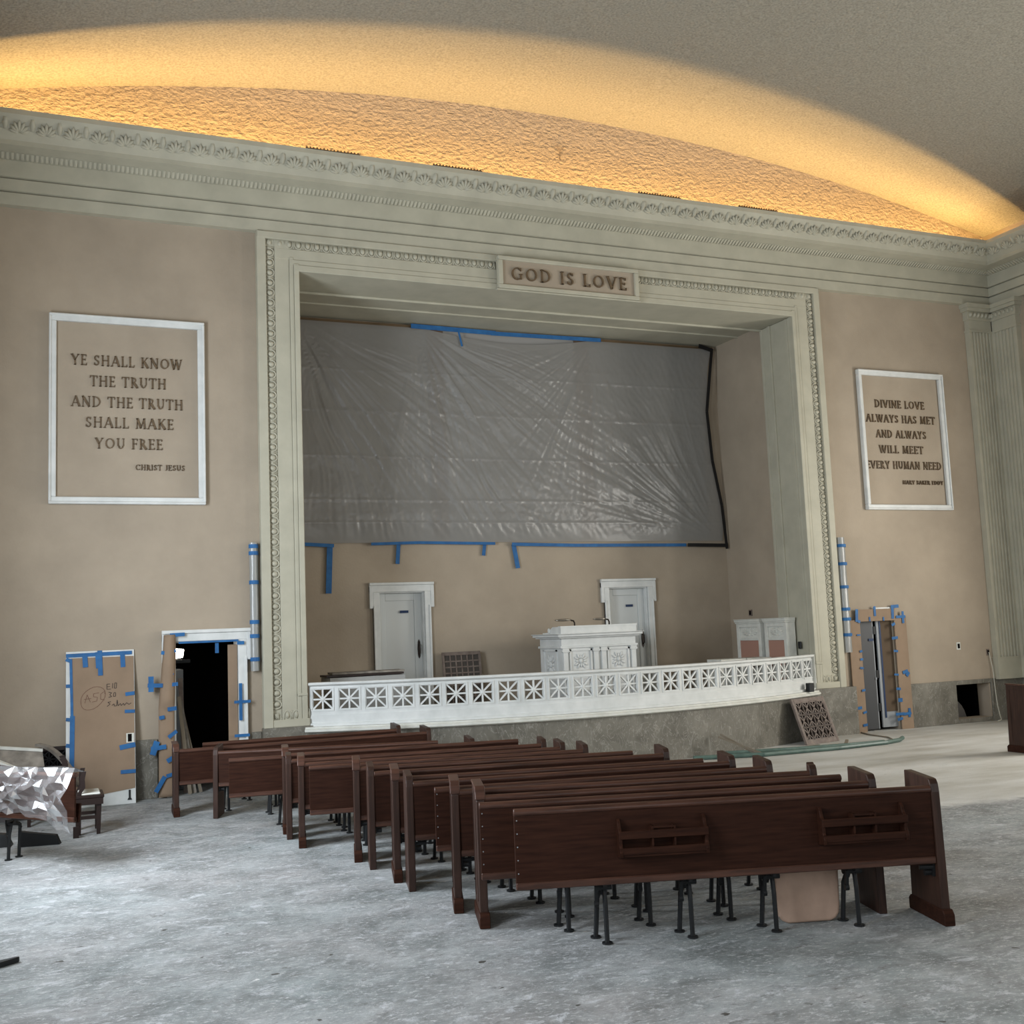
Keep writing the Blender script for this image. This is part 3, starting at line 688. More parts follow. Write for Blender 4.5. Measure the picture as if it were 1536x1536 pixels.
# ---- pulpit
pu = thing('pulpit', 'white panelled pulpit desk standing behind the balustrade before the right stage door', 'pulpit', (8.825, 17.45, .815))
def pbody(b): b.box(-.72, -.43, 0, .72, .45, 1.10)
one('body', M_white, pbody, parent=pu)
def pcorn(b):
    for z0, z1, e in ((.93, .97, .03), (1.10, 1.125, .06), (1.125, 1.165, .10), (1.165, 1.18, .12)): b.box(-.72-e, -.43-e, z0, .72+e, .45+e, z1)
one('cornice', M_white, pcorn, parent=pu, bevel=.006)
def ppar(b):
    b.box(-.73, -.45, 1.18, .74, -.37, 1.31); b.box(-.74, -.46, 1.28, .75, -.36, 1.31); b.box(.66, -.37, 1.18, .74, .1, 1.31)
    b.prism([(-.37, 1.18), (-.37, 1.30), (-.12, 1.30), (-.02, 1.26), (.06, 1.205), (.30, 1.20), (.30, 1.18)], lambda u, v, w: (w, u, v), -.73, -.66)
    b.ell((-.735, .02, 1.235), (Vector((.02, 0, 0)), Vector((0, .05, 0)), Vector((0, 0, .05))), 8, 5)
one('parapet', M_white, ppar, parent=pu, bevel=.005)
bx('desk_top', M_doorpaint, (-.66, -.37, 1.18, .66, .42, 1.20), pu)
def ppil(x, front=True):
    def f(b):
        b.box(x-.045, -.465, 0, x+.045, -.43, .86); b.box(x-.06, -.475, .86, x+.06, -.43, .93); b.box(x-.06, -.475, 0, x+.06, -.43, .10)
        for s in (-1, 1): b.tube([(x+s*.052, -.478, .885), (x+s*.052, -.43, .885)], .02, 10)
    return f
for x in (-.66, -.075, .075, .66): one('pilaster', M_white, ppil(x), parent=pu, bevel=.003)
def relief_panel(b, cx, cz, w, h, F, N):  # F(u, v, d) local frame
    for a in ((-w, -h, -w+.03, h), (w-.03, -h, w, h), (-w, h-.03, w, h), (-w, -h, w, -h+.03), (-w, h-2*w, w, h-2*w+.025)):
        p = [F(cx+a[0], cz+a[1], 0), F(cx+a[2], cz+a[1], 0), F(cx+a[2], cz+a[1], .022), F(cx+a[0], cz+a[1], .022), F(cx+a[0], cz+a[3], 0), F(cx+a[2], cz+a[3], 0), F(cx+a[2], cz+a[3], .022), F(cx+a[0], cz+a[3], .022)]
        b.hexa(p)
    c0 = cz+h-w+.01; r = w-.05
    U = Vector(F(1, 0, 0))-Vector(F(0, 0, 0)); V = Vector((0, 0, 1))
    for k in range(12):
        a = k*PI/6; rr = r*(.95 if k % 3 else .7); d = U*math.cos(a)+V*math.sin(a)
        b.ell(Vector(F(cx, c0, .004))+d*rr*.62, (d*rr*.34, d.cross(N)*r*.13, N*.018), 6, 3, half=True)
    b.ell(Vector(F(cx, c0, .004)), (U*r*.24, V*r*.24, N*.024), 8, 4, half=True)
for x in (-.365, .365):
    b = MB(); relief_panel(b, x, .55, .215, .36, lambda u, v, d: (u, -.43-d, v), Vector((0, -1, 0))); b.build('relief_panel', M_white, pu)
b = MB(); relief_panel(b, .02, .53, .27, .38, lambda u, v, d: (-.72-d, u, v), Vector((-1, 0, 0))); b.build('relief_panel', M_white, pu)
for bxx, hl, hd in ((-.34, .34, 1.0), (.34, .28, .6)):
    p = MB(); p.tube([(bxx, -.2, 1.20), (bxx, -.2, 1.36), (bxx-.02, -.205, 1.395), (bxx-.07, -.215, 1.405)], .014, 8); p.tube([(bxx, -.2, 1.20), (bxx, -.2, 1.215)], .05, 12)
    la = p.build('reading_lamp', M_bronze, pu)
    q = MB(); q.ell((bxx-.07-hl*.45, -.22, 1.405+.01*hd), (Vector((hl*.5, 0, 0)), Vector((0, .05, 0)), Vector((0, 0, .022))), 12, 6); q.build('lamp_shade', M_chrome, la, smooth=True)
# ---- spare panelled units by the right stage wall
def unit(label, y0, y1, grp):
    t = thing('panelled_unit', label, 'cabinet', (12.32, (y0+y1)/2, .815), 0, grp); h = (y1-y0)/2
    def body(b):
        b.box(.03, -h, 0, .20, h, 1.22)
        for a in ((-h, 0, -h+.09, 1.22), (h-.09, 0, h, 1.22), (-h+.09, 1.15, h-.09, 1.22), (-h+.09, .90, h-.09, .96), (-h+.09, 0, h-.09, .12)): b.box(0, a[0], a[1], .03, a[2], a[3])
    one('carcass', M_offwhite, body, parent=t, bevel=.004)
    def cap(b):
        for z0, z1, e in ((1.22, 1.25, .02), (1.25, 1.29, .035), (1.29, 1.305, .045)): b.box(-e, -h-e*.5, z0, .20, h+e*.5, z1)
    one('cornice', M_offwhite, cap, parent=t, bevel=.004)
    b = MB()
    for k in range(12):
        a = k*PI/6; d = Vector((0, math.cos(a)*(h-.12), math.sin(a)*.085)); b.ell(Vector((.03, 0, 1.055))+d*.6, (d*.34, Vector((0, -math.sin(a)*.03, math.cos(a)*.03)), Vector((-.02, 0, 0))), 6, 3, half=True)
    b.ell((.03, 0, 1.055), (Vector((0, .045, 0)), Vector((0, 0, .045)), Vector((-.022, 0, 0))), 8, 4, half=True)
    b.build('relief_panel', M_offwhite, t)
    bx('fabric_panel', M_pinkcloth, (.018, -h+.09, .12, .03, h-.09, .90), t)
unit('tall white panelled unit with rose fabric, farther back along the right stage wall', 17.20, 17.98, 'spare panelled units on the stage')
unit('tall white panelled unit with rose fabric, beside the right jamb', 16.42, 17.08, 'spare panelled units on the stage')
for x, lab in ((11.40, 'low white frame topped box on the stage, nearer the pulpit'), (11.96, 'low white frame topped box before the tall panelled units')):
    t = thing('low_unit', lab, 'box', (x, 17.0, .815), 0, 'low white boxes on the stage')
    def lowb(b):
        for s in (-1, 1):
            for yy in (-.2, .16): b.box(s*.23-.03, yy, 0, s*.23+.03, yy+.05, .54)
        b.box(-.2, .17, .06, .2, .2, .50); b.box(-.24, -.17, .46, .24, -.14, .54)
    one('carcass', M_offwhite, lowb, parent=t)
    bx('top', M_offwhite, (-.27, -.22, .54, .27, .24, .60), t, bevel=.008)
# ---- grille and boards left on the stage
t = thing('grille_panel', 'brown gridded grille panel leaning on the back wall right of the left stage door', 'grille', (6.80, 18.33, .815)); t.rotation_euler = (-.13, 0, 0)
def grl(b):
    for a in ((-.36, 0, -.32, .94), (.32, 0, .36, .94), (-.32, .88, .32, .94), (-.32, 0, .32, .05)): b.box(a[0], -.03, a[1], a[2], .0, a[3])
one('frame', M_brown, grl, parent=t)
def grb(b):
    for k in range(1, 6): x = -.32+k*.64/6; b.box(x-.012, -.022, .05, x+.012, -.006, .88)
    for k in range(1, 8): z = .05+k*.83/8; b.box(-.32, -.018, z-.012, .32, -.008, z+.012)
one('grid', M_brown, grb, parent=t)
bx('backing', mat('grille_backing', (.07, .06, .052, 1), .8, .2), (-.32, -.006, .05, .32, -.001, .88), t)
t = thing('cloth_covered_box', 'grey cloth covered crate under loose boards at the left end of the stage', 'crate', (4.63, 17.05, .815))
def ccb(b):
    def f(u, v):
        x = -.60+1.2*u; y = -.30+.6*v; e = max(abs(x)/.6, abs(y)/.3)
        return (x, y, .655+.008*mnoise.noise(Vector((x*6, y*6, 0))))
    b.grid(f, 20, 10)
    for s in range(4):
        def g(u, v, s=s):
            z = .655*(1-v); q = -1+2*u
            w = .02*math.sin(q*14+s)*v
            return ((-.60*(-q) if s in (0, 2) else (.60+w)*(1 if s == 1 else -1)), ((-.30-w if s == 0 else .30+w) if s in (0, 2) else .30*q), z)
        b.grid(g, 30, 6)
one('cover', mat('grey_dust_cloth', (.33, .33, .32, 1), .85, .1), ccb, parent=t, smooth=True)
for k, (dx, dy, rz, ln, lab) in enumerate([(-.02, -.02, .03, 1.25, 'dark board lying lowest on the cloth covered crate'), (.06, .03, -.05, 1.15, 'dark board lying topmost on the cloth covered crate')]):
    o = bx('loose_board', M_darkwood if k == 0 else M_board, (-ln/2, -.2, 0, ln/2, .2, .03), loc=(4.63+dx, 17.05+dy, 1.48+.034*k)); o.rotation_euler = (0, 0, rz); tag(o, lab, 'board', 'loose boards on the crate')

# ================================================================ DOORWAYS
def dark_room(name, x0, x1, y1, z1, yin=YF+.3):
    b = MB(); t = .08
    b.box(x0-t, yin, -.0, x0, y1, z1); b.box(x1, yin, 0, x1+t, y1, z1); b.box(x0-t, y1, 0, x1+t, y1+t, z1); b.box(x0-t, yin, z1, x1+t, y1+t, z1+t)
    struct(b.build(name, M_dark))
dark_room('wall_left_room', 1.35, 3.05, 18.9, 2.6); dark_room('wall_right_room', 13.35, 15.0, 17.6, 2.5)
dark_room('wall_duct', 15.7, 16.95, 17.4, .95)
# left doorway casing
def lcas(b):
    x0, x1, z1 = 1.68, 2.54, 2.12; y = YF
    for s, X in ((-1, x0), (1, x1)):
        b.box(X, y-.06, 0, X+s*.125, y, z1); b.box(X+s*.09, y-.08, 0, X+s*.125, y, z1-.25); b.box(X+s*.125, y-.065, z1-.29, X+s*.18, y, z1+.12)
        b.box(X-.01, y, 0, X+.01, y+.3, z1)
    b.box(x0-.18, y-.06, z1, x1+.18, y, z1+.11); b.box(x0-.18, y-.085, z1+.11, x1+.18, y, z1+.16); b.box(x0, y, z1-.02, x1, y+.3, z1+.01)
struct(one('door_3', M_white, lcas, bevel=.006))
cs = thing('cardboard_strip', 'bowed brown cardboard strip taped over the left casing of the dark doorway', 'cardboard', (1.55, YF-.09, 0))
def cstrip(u, v):
    z = .02+2.2*v; w = .5*(.21-.05*max(0, (v-.6)/.4))
    xc = .0+ (.05*max(0, (v-.55)/.45)**.8)
    return (xc+w*(2*u-1), -.02-.07*math.sin(PI*u)*(1 if v > .55 else .35)-.03*math.exp(-((v-.85)/.12)**2), z)
b = MB(); b.grid(cstrip, 6, 40); b.build('strip', M_card, cs, smooth=True, solid=.006)
_tk = [0]
def tstep(): _tk[0] = (_tk[0]+1) % 7; return .0011*_tk[0]
def tp(par, x0, z0, x1, z1, w, y, m=M_tape):
    y -= tstep(); o = par.location; q = MB(); q.bar(Vector((x0, y, z0))-o, Vector((x1, y, z1))-o, w, .005, (0, -1, 0)); return q.build('tape', m, par)
yt = YF-.155
for a in ((1.30, 1.54, 1.50, 1.53, .055), (1.345, 1.45, 1.345, 1.66, .07), (1.52, 1.53, 1.70, 1.54, .05), (1.48, 1.98, 1.64, 1.95, .05), (1.58, 1.97, 1.68, 2.0, .04), (1.56, 1.62, 1.64, 1.69, .03), (1.56, 1.20, 1.68, 1.21, .055), (1.45, 1.09, 1.52, 1.10, .05), (1.57, .82, 1.68, .90, .05), (1.34, .68, 1.54, .70, .06), (1.36, .60, 1.42, .78, .08), (1.55, .50, 1.70, .58, .06), (1.40, .10, 1.52, .30, .06), (1.54, .30, 1.63, .32, .05)): tp(cs, *a, yt)
tp(cs, 1.60, 2.215, 1.80, 2.22, .05, YF-.12)
rc = thing('cardboard_strip', 'narrow cardboard and blue tape inside the right casing of the dark doorway', 'cardboard', (2.5, YF-.005, 0))
bx('strip', M_card, (-.10, -.01, .0, .03, .0, 2.05), rc)
for a in ((2.56, .98, 2.56, 1.50, .045), (2.47, 1.24, 2.70, 1.24, .04), (2.47, .77, 2.68, .77, .04), (2.52, 2.07, 2.62, 2.07, .05), (1.72, 2.105, 2.54, 2.105, .028), (2.24, 1.94, 2.24, 2.08, .05)): tp(rc, *a, YF-.09)
# clutter inside the left doorway
for k, (x, lean, ln, w, m, lab) in enumerate([(1.74, .16, 1.35, .05, M_strut, 'pale batten leaning inside the dark doorway, nearest the cardboard'), (1.80, .22, 1.28, .07, M_board, 'wide dusty plank leaning inside the dark doorway'), (1.90, .34, 1.30, .045, M_strut, 'thin strip leaning at the steepest angle inside the dark doorway'), (1.70, .05, 1.6, .06, M_brown, 'brown batten standing upright behind the cardboard in the dark doorway')]):
    b = MB(); b.bar((0, 0, .0), (-lean*ln*.6, .12, ln), w, .025, (0, -1, 0)); o = b.build('leaning_plank', m, loc=(x+.14, YF+.10+.06*k, 0)); tag(o, lab, 'plank', 'planks inside the left doorway')
o = thing('wall_lamp', 'small lit white lamp high inside the dark left doorway', 'lamp', (1.80, 16.80, 1.84))
EM = bpy.data.materials.new('lamp_glow'); EM.use_nodes = True; _p = EM.node_tree.nodes['Principled BSDF']; _p.inputs['Emission Color'].default_value = (1, .93, .8, 1); _p.inputs['Emission Strength'].default_value = 14; _p.inputs['Base Color'].default_value = (.8, .8, .78, 1)
one('shade', EM, lambda b: b.hexa([(-.09, -.05, .03), (.06, -.05, .05), (.06, .05, .05), (-.09, .05, .03), (-.11, -.07, .19), (.075, -.07, .17), (.075, .07, .17), (-.11, .07, .19)]), parent=o, bevel=.012, seg=2)
bx('bracket', M_iron, (-.12, -.06, -.03, .16, .06, .02), o)
o = tag(bx('storage_locker', M_lgrey, (0, 0, 0, .26, .4, 1.72), loc=(1.60, 16.72, 0), bevel=.01), 'grey metal locker standing inside the dark left doorway below the lamp', 'locker')
# leaning door slab wrapped in cardboard
ds = thing('door_slab', 'loose white door faced with brown cardboard leaning on the wall left of the dark doorway', 'door', (.70, 15.80, 0)); ds.rotation_euler = (-.135, 0, .0)
DW, DH = .435, 2.06
bx('slab', M_white, (-DW, -.0, 0, DW, .04, DH), ds, bevel=.003)
bx('cardboard', M_card, (-DW+.055, -.006, .22, DW-.008, -.0, DH-.09), ds)
one('cardboard_flap', M_card, lambda b: b.prism([(-DW+.055, .22), (DW-.01, .22), (DW-.01, .20), (.0, .15), (-DW+.055, .20)], lambda u, v, w: (u, -.006+w, v), 0, .006), parent=ds)
def dt(x0, z0, x1, z1, w): 
    y_ = -.011-tstep(); q = MB(); q.bar((x0, y_, z0), (x1, y_, z1), w, .004, (0, -1, 0)); q.build('tape', M_tape, ds)
for a in ((-DW+.07, .45, -DW+.08, 1.2, .06), (-DW+.075, 1.2, -DW+.06, DH-.1, .035), (-DW, DH-.055, DW-.03, DH-.045, .05), (-.03, DH-.02, -.02, DH-.24, .075), (.20, DH-.01, .22, DH-.24, .075) if False else (-.01, DH-.0, .0, DH-.34, .06), (-.20, DH-.05, -.19, DH-.22, .065), (.28, DH-.02, .29, DH-.24, .06), (DW-.12, 1.45, DW, 1.46, .05), (DW-.13, 1.22, DW, 1.215, .045), (DW-.20, .74, DW, .77, .065), (DW-.19, .42, DW, .42, .05), (-DW, 1.60, -DW+.08, 1.60, .045), (-DW, 1.16, -DW+.08, 1.15, .045), (-DW, .82, -DW+.10, .80, .05), (-DW, DH-.1, -DW+.07, DH-.13, .05)): dt(*a)
def lockp(b): b.box(DW-.115, -.014, .80, DW-.015, -.006, .925)
one('lock_plate', M_offwhite, lockp, parent=ds); bx('lock_hole', M_dark, (DW-.095, -.016, .812, DW-.045, -.0135, .915), ds)
one('kick_bolt', M_iron, lambda b: b.prism([(-.03, 0), (.03, 0), (.02, .02), (.012, .03), (.012, .13), (-.012, .13), (-.012, .03), (-.02, .02)], lambda u, v, w: (DW-.08+u, w, .05+v), -.012, 0), parent=ds)
def scrib(pts, m, w, name):
    q = MB()
    for poly in pts:
        for p0, p1 in zip(poly, poly[1:]): q.bar((p0[0], -.0075, p0[1]), (p1[0], -.0075, p1[1]), w, .003, (0, -1, 0))
    q.build(name, m, ds)
ov = [(-.10+.155*math.cos(a*.3)*(1+.04*math.sin(a)), 1.42+.145*math.sin(a*.3)+.05*math.cos(a*.3)) for a in range(23)]
scrib([ov, [(-.20, 1.36), (-.17, 1.47), (-.13, 1.37)], [(-.21, 1.41), (-.12, 1.42)], [(-.02, 1.49), (-.09, 1.48), (-.09, 1.44), (-.04, 1.43), (-.05, 1.38), (-.11, 1.37)], [(.04, 1.50), (.0, 1.47), (.0, 1.40), (.05, 1.39)]], M_redink, .006, 'handwriting')
scrib([[(.12, 1.60), (.08, 1.60), (.08, 1.53), (.13, 1.53)], [(.08, 1.565), (.12, 1.565)], [(.155, 1.61), (.15, 1.54)], [(.18, 1.61), (.175, 1.54), (.20, 1.54), (.205, 1.61), (.18, 1.61)], [(.10, 1.49), (.14, 1.48), (.115, 1.455), (.14, 1.43), (.10, 1.42)], [(.17, 1.48), (.16, 1.43), (.19, 1.43), (.19, 1.48), (.17, 1.48)],
      [(.13, 1.36), (.09, 1.355), (.12, 1.33), (.08, 1.30)], [(.14, 1.31), (.17, 1.33), (.17, 1.30), (.20, 1.30), (.21, 1.38), (.22, 1.30), (.25, 1.33), (.26, 1.30), (.29, 1.33), (.30, 1.30), (.33, 1.335), (.36, 1.31), (.39, 1.33)]], M_ink, .008, 'handwriting')
# right doorway, masked with cardboard
rd = thing('cardboard_surround', 'brown cardboard masking taped round the right hand doorway', 'cardboard', (14.1, YF-.03, 0))
for a in ((-.68, 0, -.42, 2.02), (.38, 0, .66, 2.06)): bx('strip', M_card, (a[0], -.02, a[1], a[2], .0, a[3]), rd)
bx('strip', M_card, (-.48, -.026, 1.99, .40, -.021, 2.21), rd)
bx('casing_edge', M_white, (-.10, -.01, 2.21, .36, .0, 2.235), rd)
yr = YF-.06
for a in ((13.60, 1.99, 13.62, 2.22, .06), (13.62, 2.0, 13.68, 1.99, .05), (14.03, 2.08, 14.03, 2.26, .05), (13.9, 1.99, 13.9, 2.07, .03), (14.22, 1.99, 14.22, 2.06, .03), (14.42, 2.24, 14.60, 2.25, .06), (14.44, 2.02, 14.45, 2.24, .06), (14.52, 2.05, 14.74, 2.05, .05), (14.68, 1.93, 14.68, 2.15, .05), (14.40, 1.90, 14.48, 1.93, .05), (14.38, 1.66, 14.52, 1.67, .05), (14.40, 1.43, 14.50, 1.42, .04), (14.38, 1.00, 14.48, .99, .035), (14.58, 1.02, 14.70, 1.05, .06), (14.66, .96, 14.72, 1.03, .07), (14.40, .74, 14.50, .73, .045), (14.42, .53, 14.52, .53, .07), (14.34, .28, 14.54, .28, .05), (14.52, .27, 14.70, .28, .05), (14.66, .21, 14.67, .37, .05), (14.38, .18, 14.50, .20, .05), (13.58, 1.75, 13.66, 1.75, .03), (13.62, 1.45, 13.68, 1.46, .04), (13.62, 1.31, 13.68, 1.31, .04), (13.60, 1.16, 13.68, 1.15, .035), (13.60, .75, 13.68, .76, .04), (13.48, .44, 13.58, .45, .05), (13.60, .35, 13.68, .37, .04), (13.58, .13, 13.68, .14, .045)): tp(rd, *a, yr)
fd = bpy.data.objects.new('door_4', None); COL.objects.link(fd); fd.location = (14.08, YF+.10, 0); struct(fd)
def hexl(m, name, a, c, th, z0, z1, par):
    a = Vector(a); c = Vector(c); b = MB(); d = (c-a).normalized(); n = Vector((-d.y, d.x))*th
    b.hexa([(*a, z0), (*c, z0), (*(c+n), z0), (*(a+n), z0), (*a, z1), (*c, z1), (*(c+n), z1), (*(a+n), z1)]); return b.build(name, m, par)
hexl(M_grey, 'door_leaf', (-.42, .02), (-.02, -.02), .04, .03, 2.0, fd)
hexl(M_lgrey, 'leaf_edge', (-.019, -.021), (.0, -.021), .04, .03, 2.0, fd)
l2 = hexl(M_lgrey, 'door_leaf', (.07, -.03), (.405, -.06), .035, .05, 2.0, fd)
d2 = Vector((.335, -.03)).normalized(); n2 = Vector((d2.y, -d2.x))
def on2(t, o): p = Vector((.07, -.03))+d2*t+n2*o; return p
b = MB(); p = [on2(.07, .001), on2(.332, .001), on2(.332, .008), on2(.07, .008)]; b.hexa([(*q, .33) for q in p]+[(*q, 1.99) for q in p]); b.build('cardboard', mat('shaded_brown_board', (.105, .075, .05, 1), .8, .15), fd)  # cardboard coloured darker to carry the shade of the door recess
b = MB(); p = [on2(.055, .009), on2(.085, .009), on2(.085, .013), on2(.055, .013)]; b.hexa([(*q, .22) for q in p]+[(*q, 1.99) for q in p]); b.build('tape', M_tapedark, fd)
for z in (.42, 1.02, 1.82): bx('hinge', M_iron, (-.005, -.035, z-.07, .055, .0, z+.07), fd)
bx('latch', M_lgrey, (-.03, -.035, .92, -.0, -.022, .96), fd)
tstrip(fd, (-.36, -.012, 1.62), (-.24, -.018, 1.60), .05, .004, m=M_blacktape); tstrip(fd, (-.12, -.025, 1.65), (-.01, -.028, 1.65), .045, .004, m=M_tapedark)
# wrapped bundles strapped beside the frame
def bundle(x, z0, z1, r, label, bands):
    t = thing('wrapped_bundle', label, 'bundle', (x, YF-r-.005, z0)); h = z1-z0
    def f(u, v):
        a = 2*PI*u; rr = r*(1+.10*mnoise.noise(Vector((math.cos(a)*2, math.sin(a)*2, v*h*4)))); return (rr*math.cos(a), rr*.8*math.sin(a), v*h)
    b = MB(); b.grid(f, 14, 40); b.build('wrapping', M_wrap, t, smooth=True)
    bx('rod', M_offwhite, (-r*.5, -r*.3, .01, r*.5, r*.3, h-.01), t)
    for z in bands:
        q = MB(); q.tube([(0, 0, z-z0), (0, 0, z-z0+.055)], r*1.12, 14, caps=False); q.build('tape', M_tape, t, solid=.003)
bundle(2.775, 1.66, 3.50, .062, 'plastic wrapped bundle with blue tape bands strapped left of the stage frame', (3.42, 3.32, 2.90, 2.33, 2.13, 1.80))
bundle(13.33, 1.45, 3.53, .085, 'plastic wrapped bundle with blue tape bands strapped right of the stage frame', (3.35, 3.02, 2.60, 2.20, 2.02, 1.74))
# wall fittings
t = thing('wall_outlet', 'small dark electrical outlet on the right wall above the open vent', 'outlet', (16.03, YF, 1.45)); bx('plate', M_offwhite, (-.045, -.012, -.07, .045, 0, .07), t); bx('socket', M_dark, (-.025, -.018, -.045, .025, -.012, .045), t)
t = thing('wall_outlet', 'broken outlet with a hanging pale cable beside the right pilaster', 'outlet', (16.76, YF, 1.30)); bx('plate', M_brown, (-.035, -.012, -.06, .035, 0, .06), t); bx('socket', M_dark, (-.02, -.018, -.04, .02, -.012, .04), t)
b = MB(); b.tube([(0, -.03, 0), (.04, -.05, -.3), (.05, -.06, -.7), (.03, -.10, -1.0), (-.05, -.22, -1.2), (-.14, -.33, -1.255), (-.32, -.42, -1.262)], .009, 6); b.build('cable', M_cable, t)
t = thing('wall_outlet', 'dark outlet on the right side wall of the stage', 'outlet', (12.585, 17.85, 2.24)); bx('plate', M_brown, (-.012, -.05, -.06, 0, .05, .06), t); bx('socket', M_dark, (-.018, -.03, -.04, -.012, .03, .04), t)
def duct(b):
    b.tube([(15.95, 16.45, -.02), (15.95, 17.2, -.02)], .50, 28)
struct(one('trim_12', M_steel, duct)); 
vg = thing('vent_grille', 'black lattice vent grille low on the wall behind the scrap boards', 'grille', (-.12, YF-.035, .02))
def vgf(b):
    for a in ((-.60, 0, .44, .05), (-.60, .73, .44, .78), (-.60, .05, -.55, .73), (.39, .05, .44, .73)): b.box(a[0], -.03, a[1], a[2], 0, a[3])
one('frame', M_darkwood, vgf, parent=vg)
def vgl(b):
    for k in range(9):
        for j in range(6):
            x = -.55+k*.94/9; z = .05+j*.68/6; w = .94/9; h = .68/6
            b.bar((x, -.015, z), (x+w, -.015, z+h), .012, .012, (0, -1, 0)); b.bar((x, -.015, z+h), (x+w, -.015, z), .012, .012, (0, -1, 0)); b.bar((x, -.015, z), (x+w, -.015, z), .014, .014, (0, -1, 0)); b.bar((x, -.015, z), (x, -.015, z+h), .014, .014, (0, -1, 0))
one('lattice', M_iron, vgl, parent=vg); bx('backing', M_dark, (-.55, -.006, .05, .39, 0, .73), vg)
# laths on the cornice lip and hooks on the lunette
for x, lab in ((3.91, 'leftmost of the four brown slatted strips on the cornice edge'), (5.88, 'second from the left of the four brown slatted strips on the cornice edge'), (9.5, 'third from the left of the four brown slatted strips on the cornice edge'), (11.5, 'rightmost of the four brown slatted strips on the cornice edge')):
    t = thing('slatted_strip', lab, 'strip', (x, 15.325, 9.25), 0, 'slatted strips on the cornice')
    bx('rail', M_batten, (-.41, -.01, 0, .41, .02, .022), t)
    b = MB()
    for k in range(16): b.box(-.40+k*.0515, -.012, .022, -.385+k*.0515, .02, .042)
    b.build('slats', M_batten, t)
t = tag(one('wall_hook', M_brown, lambda b: (b.tube([(0, 0, -.16), (0, -.02, .0), (-.07, -.05, .06)], .008, 6), b.tube([(0, -.02, 0), (.07, -.05, .06)], .008, 6)), loc=(8.04, YF-.01, 10.18)), 'small forked metal hook on the rough plaster lunette', 'hook')
# ================================================================ PEWS
def end_standard(name, H, d, cap, m, s, parent, x0):
    """s=-1 left end (grows to -x), +1 right end"""
    th = .06
    xa, xb = (x0-th, x0) if s < 0 else (x0, x0+th)
    b = MB(); top = H+.045
    poly = [(-.035, 0), (-.01, top-.09), (-.0, top-.035), (.02, top-.005), (.05, top), (d, top+.015), (d+.03, 0)]
    b.prism(poly, lambda u, v, w: (w, u, v), xa, xb)
    o = b.build(name, m, parent, bevel=.006, seg=2)
    if cap:
        e = .008
        if cap != 'foot' and s < 0:
            q = MB(); q.prism([(-.022, top-.075), (.002, top-.02), (.035, top+.018), (d+.01, top+.03), (d+.01, top+.01), (.05, top-.005), (.015, top-.03), (-.008, top-.08)], lambda u, v, w: (w, u, v), xa-e, xb+e); q.build('end_cap', M_woodrail, o, bevel=.012, seg=2)
        q = MB(); q.prism([(-.075, 0), (-.075, .075), (-.05, .105), (d+.03, .105), (d+.06, .08), (d+.06, 0)], lambda u, v, w: (w, u, v), xa-e, xb+e); q.build('foot_block', M_wood, o, bevel=.005)
        q = MB(); sx = xa-.004 if s < 0 else xb-.004
        for u in (.07, d-.06): q.box(sx, u, .16, sx+.008, u+.012, top-.05)
        q.box(sx, .07, top-.06, sx+.008, d-.05, top-.048); q.build('panel_moulding', m, o)
    q = MB(); xi = xb if s < 0 else xa
    q.box(min(xi, xi-s*.015), .02, .31, max(xi, xi-s*.015), .11, .41); q.tube([(xi-s*.01, .03, .37), (xi-s*.10, .05, .37)], .016, 8); q.tube([(xi-s*.01, .06, .33), (xi-s*.06, .06, .33)], .02, 8)
    q.build('hinge_bracket', M_iron, o)
    return o
def stand(x, parent):
    b = MB()
    b.tube([(x, .13, .40), (x, .16, .355), (x, .20, .345), (x, .235, .30)], .015, 6)
    b.box(x-.012, .06, .37, x+.012, .30, .40); b.tube([(x-.05, .12, .36), (x+.05, .12, .36)], .02, 8); b.tube([(x-.05, .20, .345), (x+.01, .20, .345)], .022, 8)
    b.bar((x-.055, .11, .37), (x-.055, .13, .26), .02, .03); b.tube([(x-.068, .13, .25), (x-.042, .13, .25)], .022, 8)
    o = b.build('iron_stand', M_iron, parent)
    for p in ([(x, .14, .38), (x, .115, .33), (x, .10, .25), (x, .09, .0)], [(x-.005, .225, .34), (x-.03, .245, .26), (x-.05, .25, .0)]):
        q = MB(); q.tube(p, .0165, 6); e = p[-1]
        q.tube([(e[0], e[1], 0), (e[0], e[1], .012)], .036, 10); q.build('leg', M_iron, o)
def book_rack(x0, x1, parent):
    o = bx('book_rack', M_wood, (x0+.02, -.09, .585, x1-.02, 0, .60), parent)
    for x in (x0, x1-.022):
        b = MB(); b.prism([(0, .57), (-.10, .585), (-.105, .62), (-.085, .66), (-.085, .74), (-.06, .765), (-.045, .80), (-.02, .825), (0, .82)], lambda u, v, w: (w, u, v), x, x+.022); b.build('rack_bracket', M_wood, o, bevel=.003)
    for z0, z1 in ((.60, .645), (.70, .752)): bx('slat', M_wood, (x0, -.10, z0, x1, -.088, z1), o, bevel=.003)
    def holder(bb):
        c = (x0+x1)/2
        for x in (c-.075, c+.075): bb.box(x-.006, -.088, .60, x+.006, -.01, .775)
        bb.box(c-.075, -.085, .762, c+.075, -.07, .775); bb.box(c-.075, -.02, .762, c+.075, -.01, .775)
    one('card_holder', M_wood, holder, parent=o)
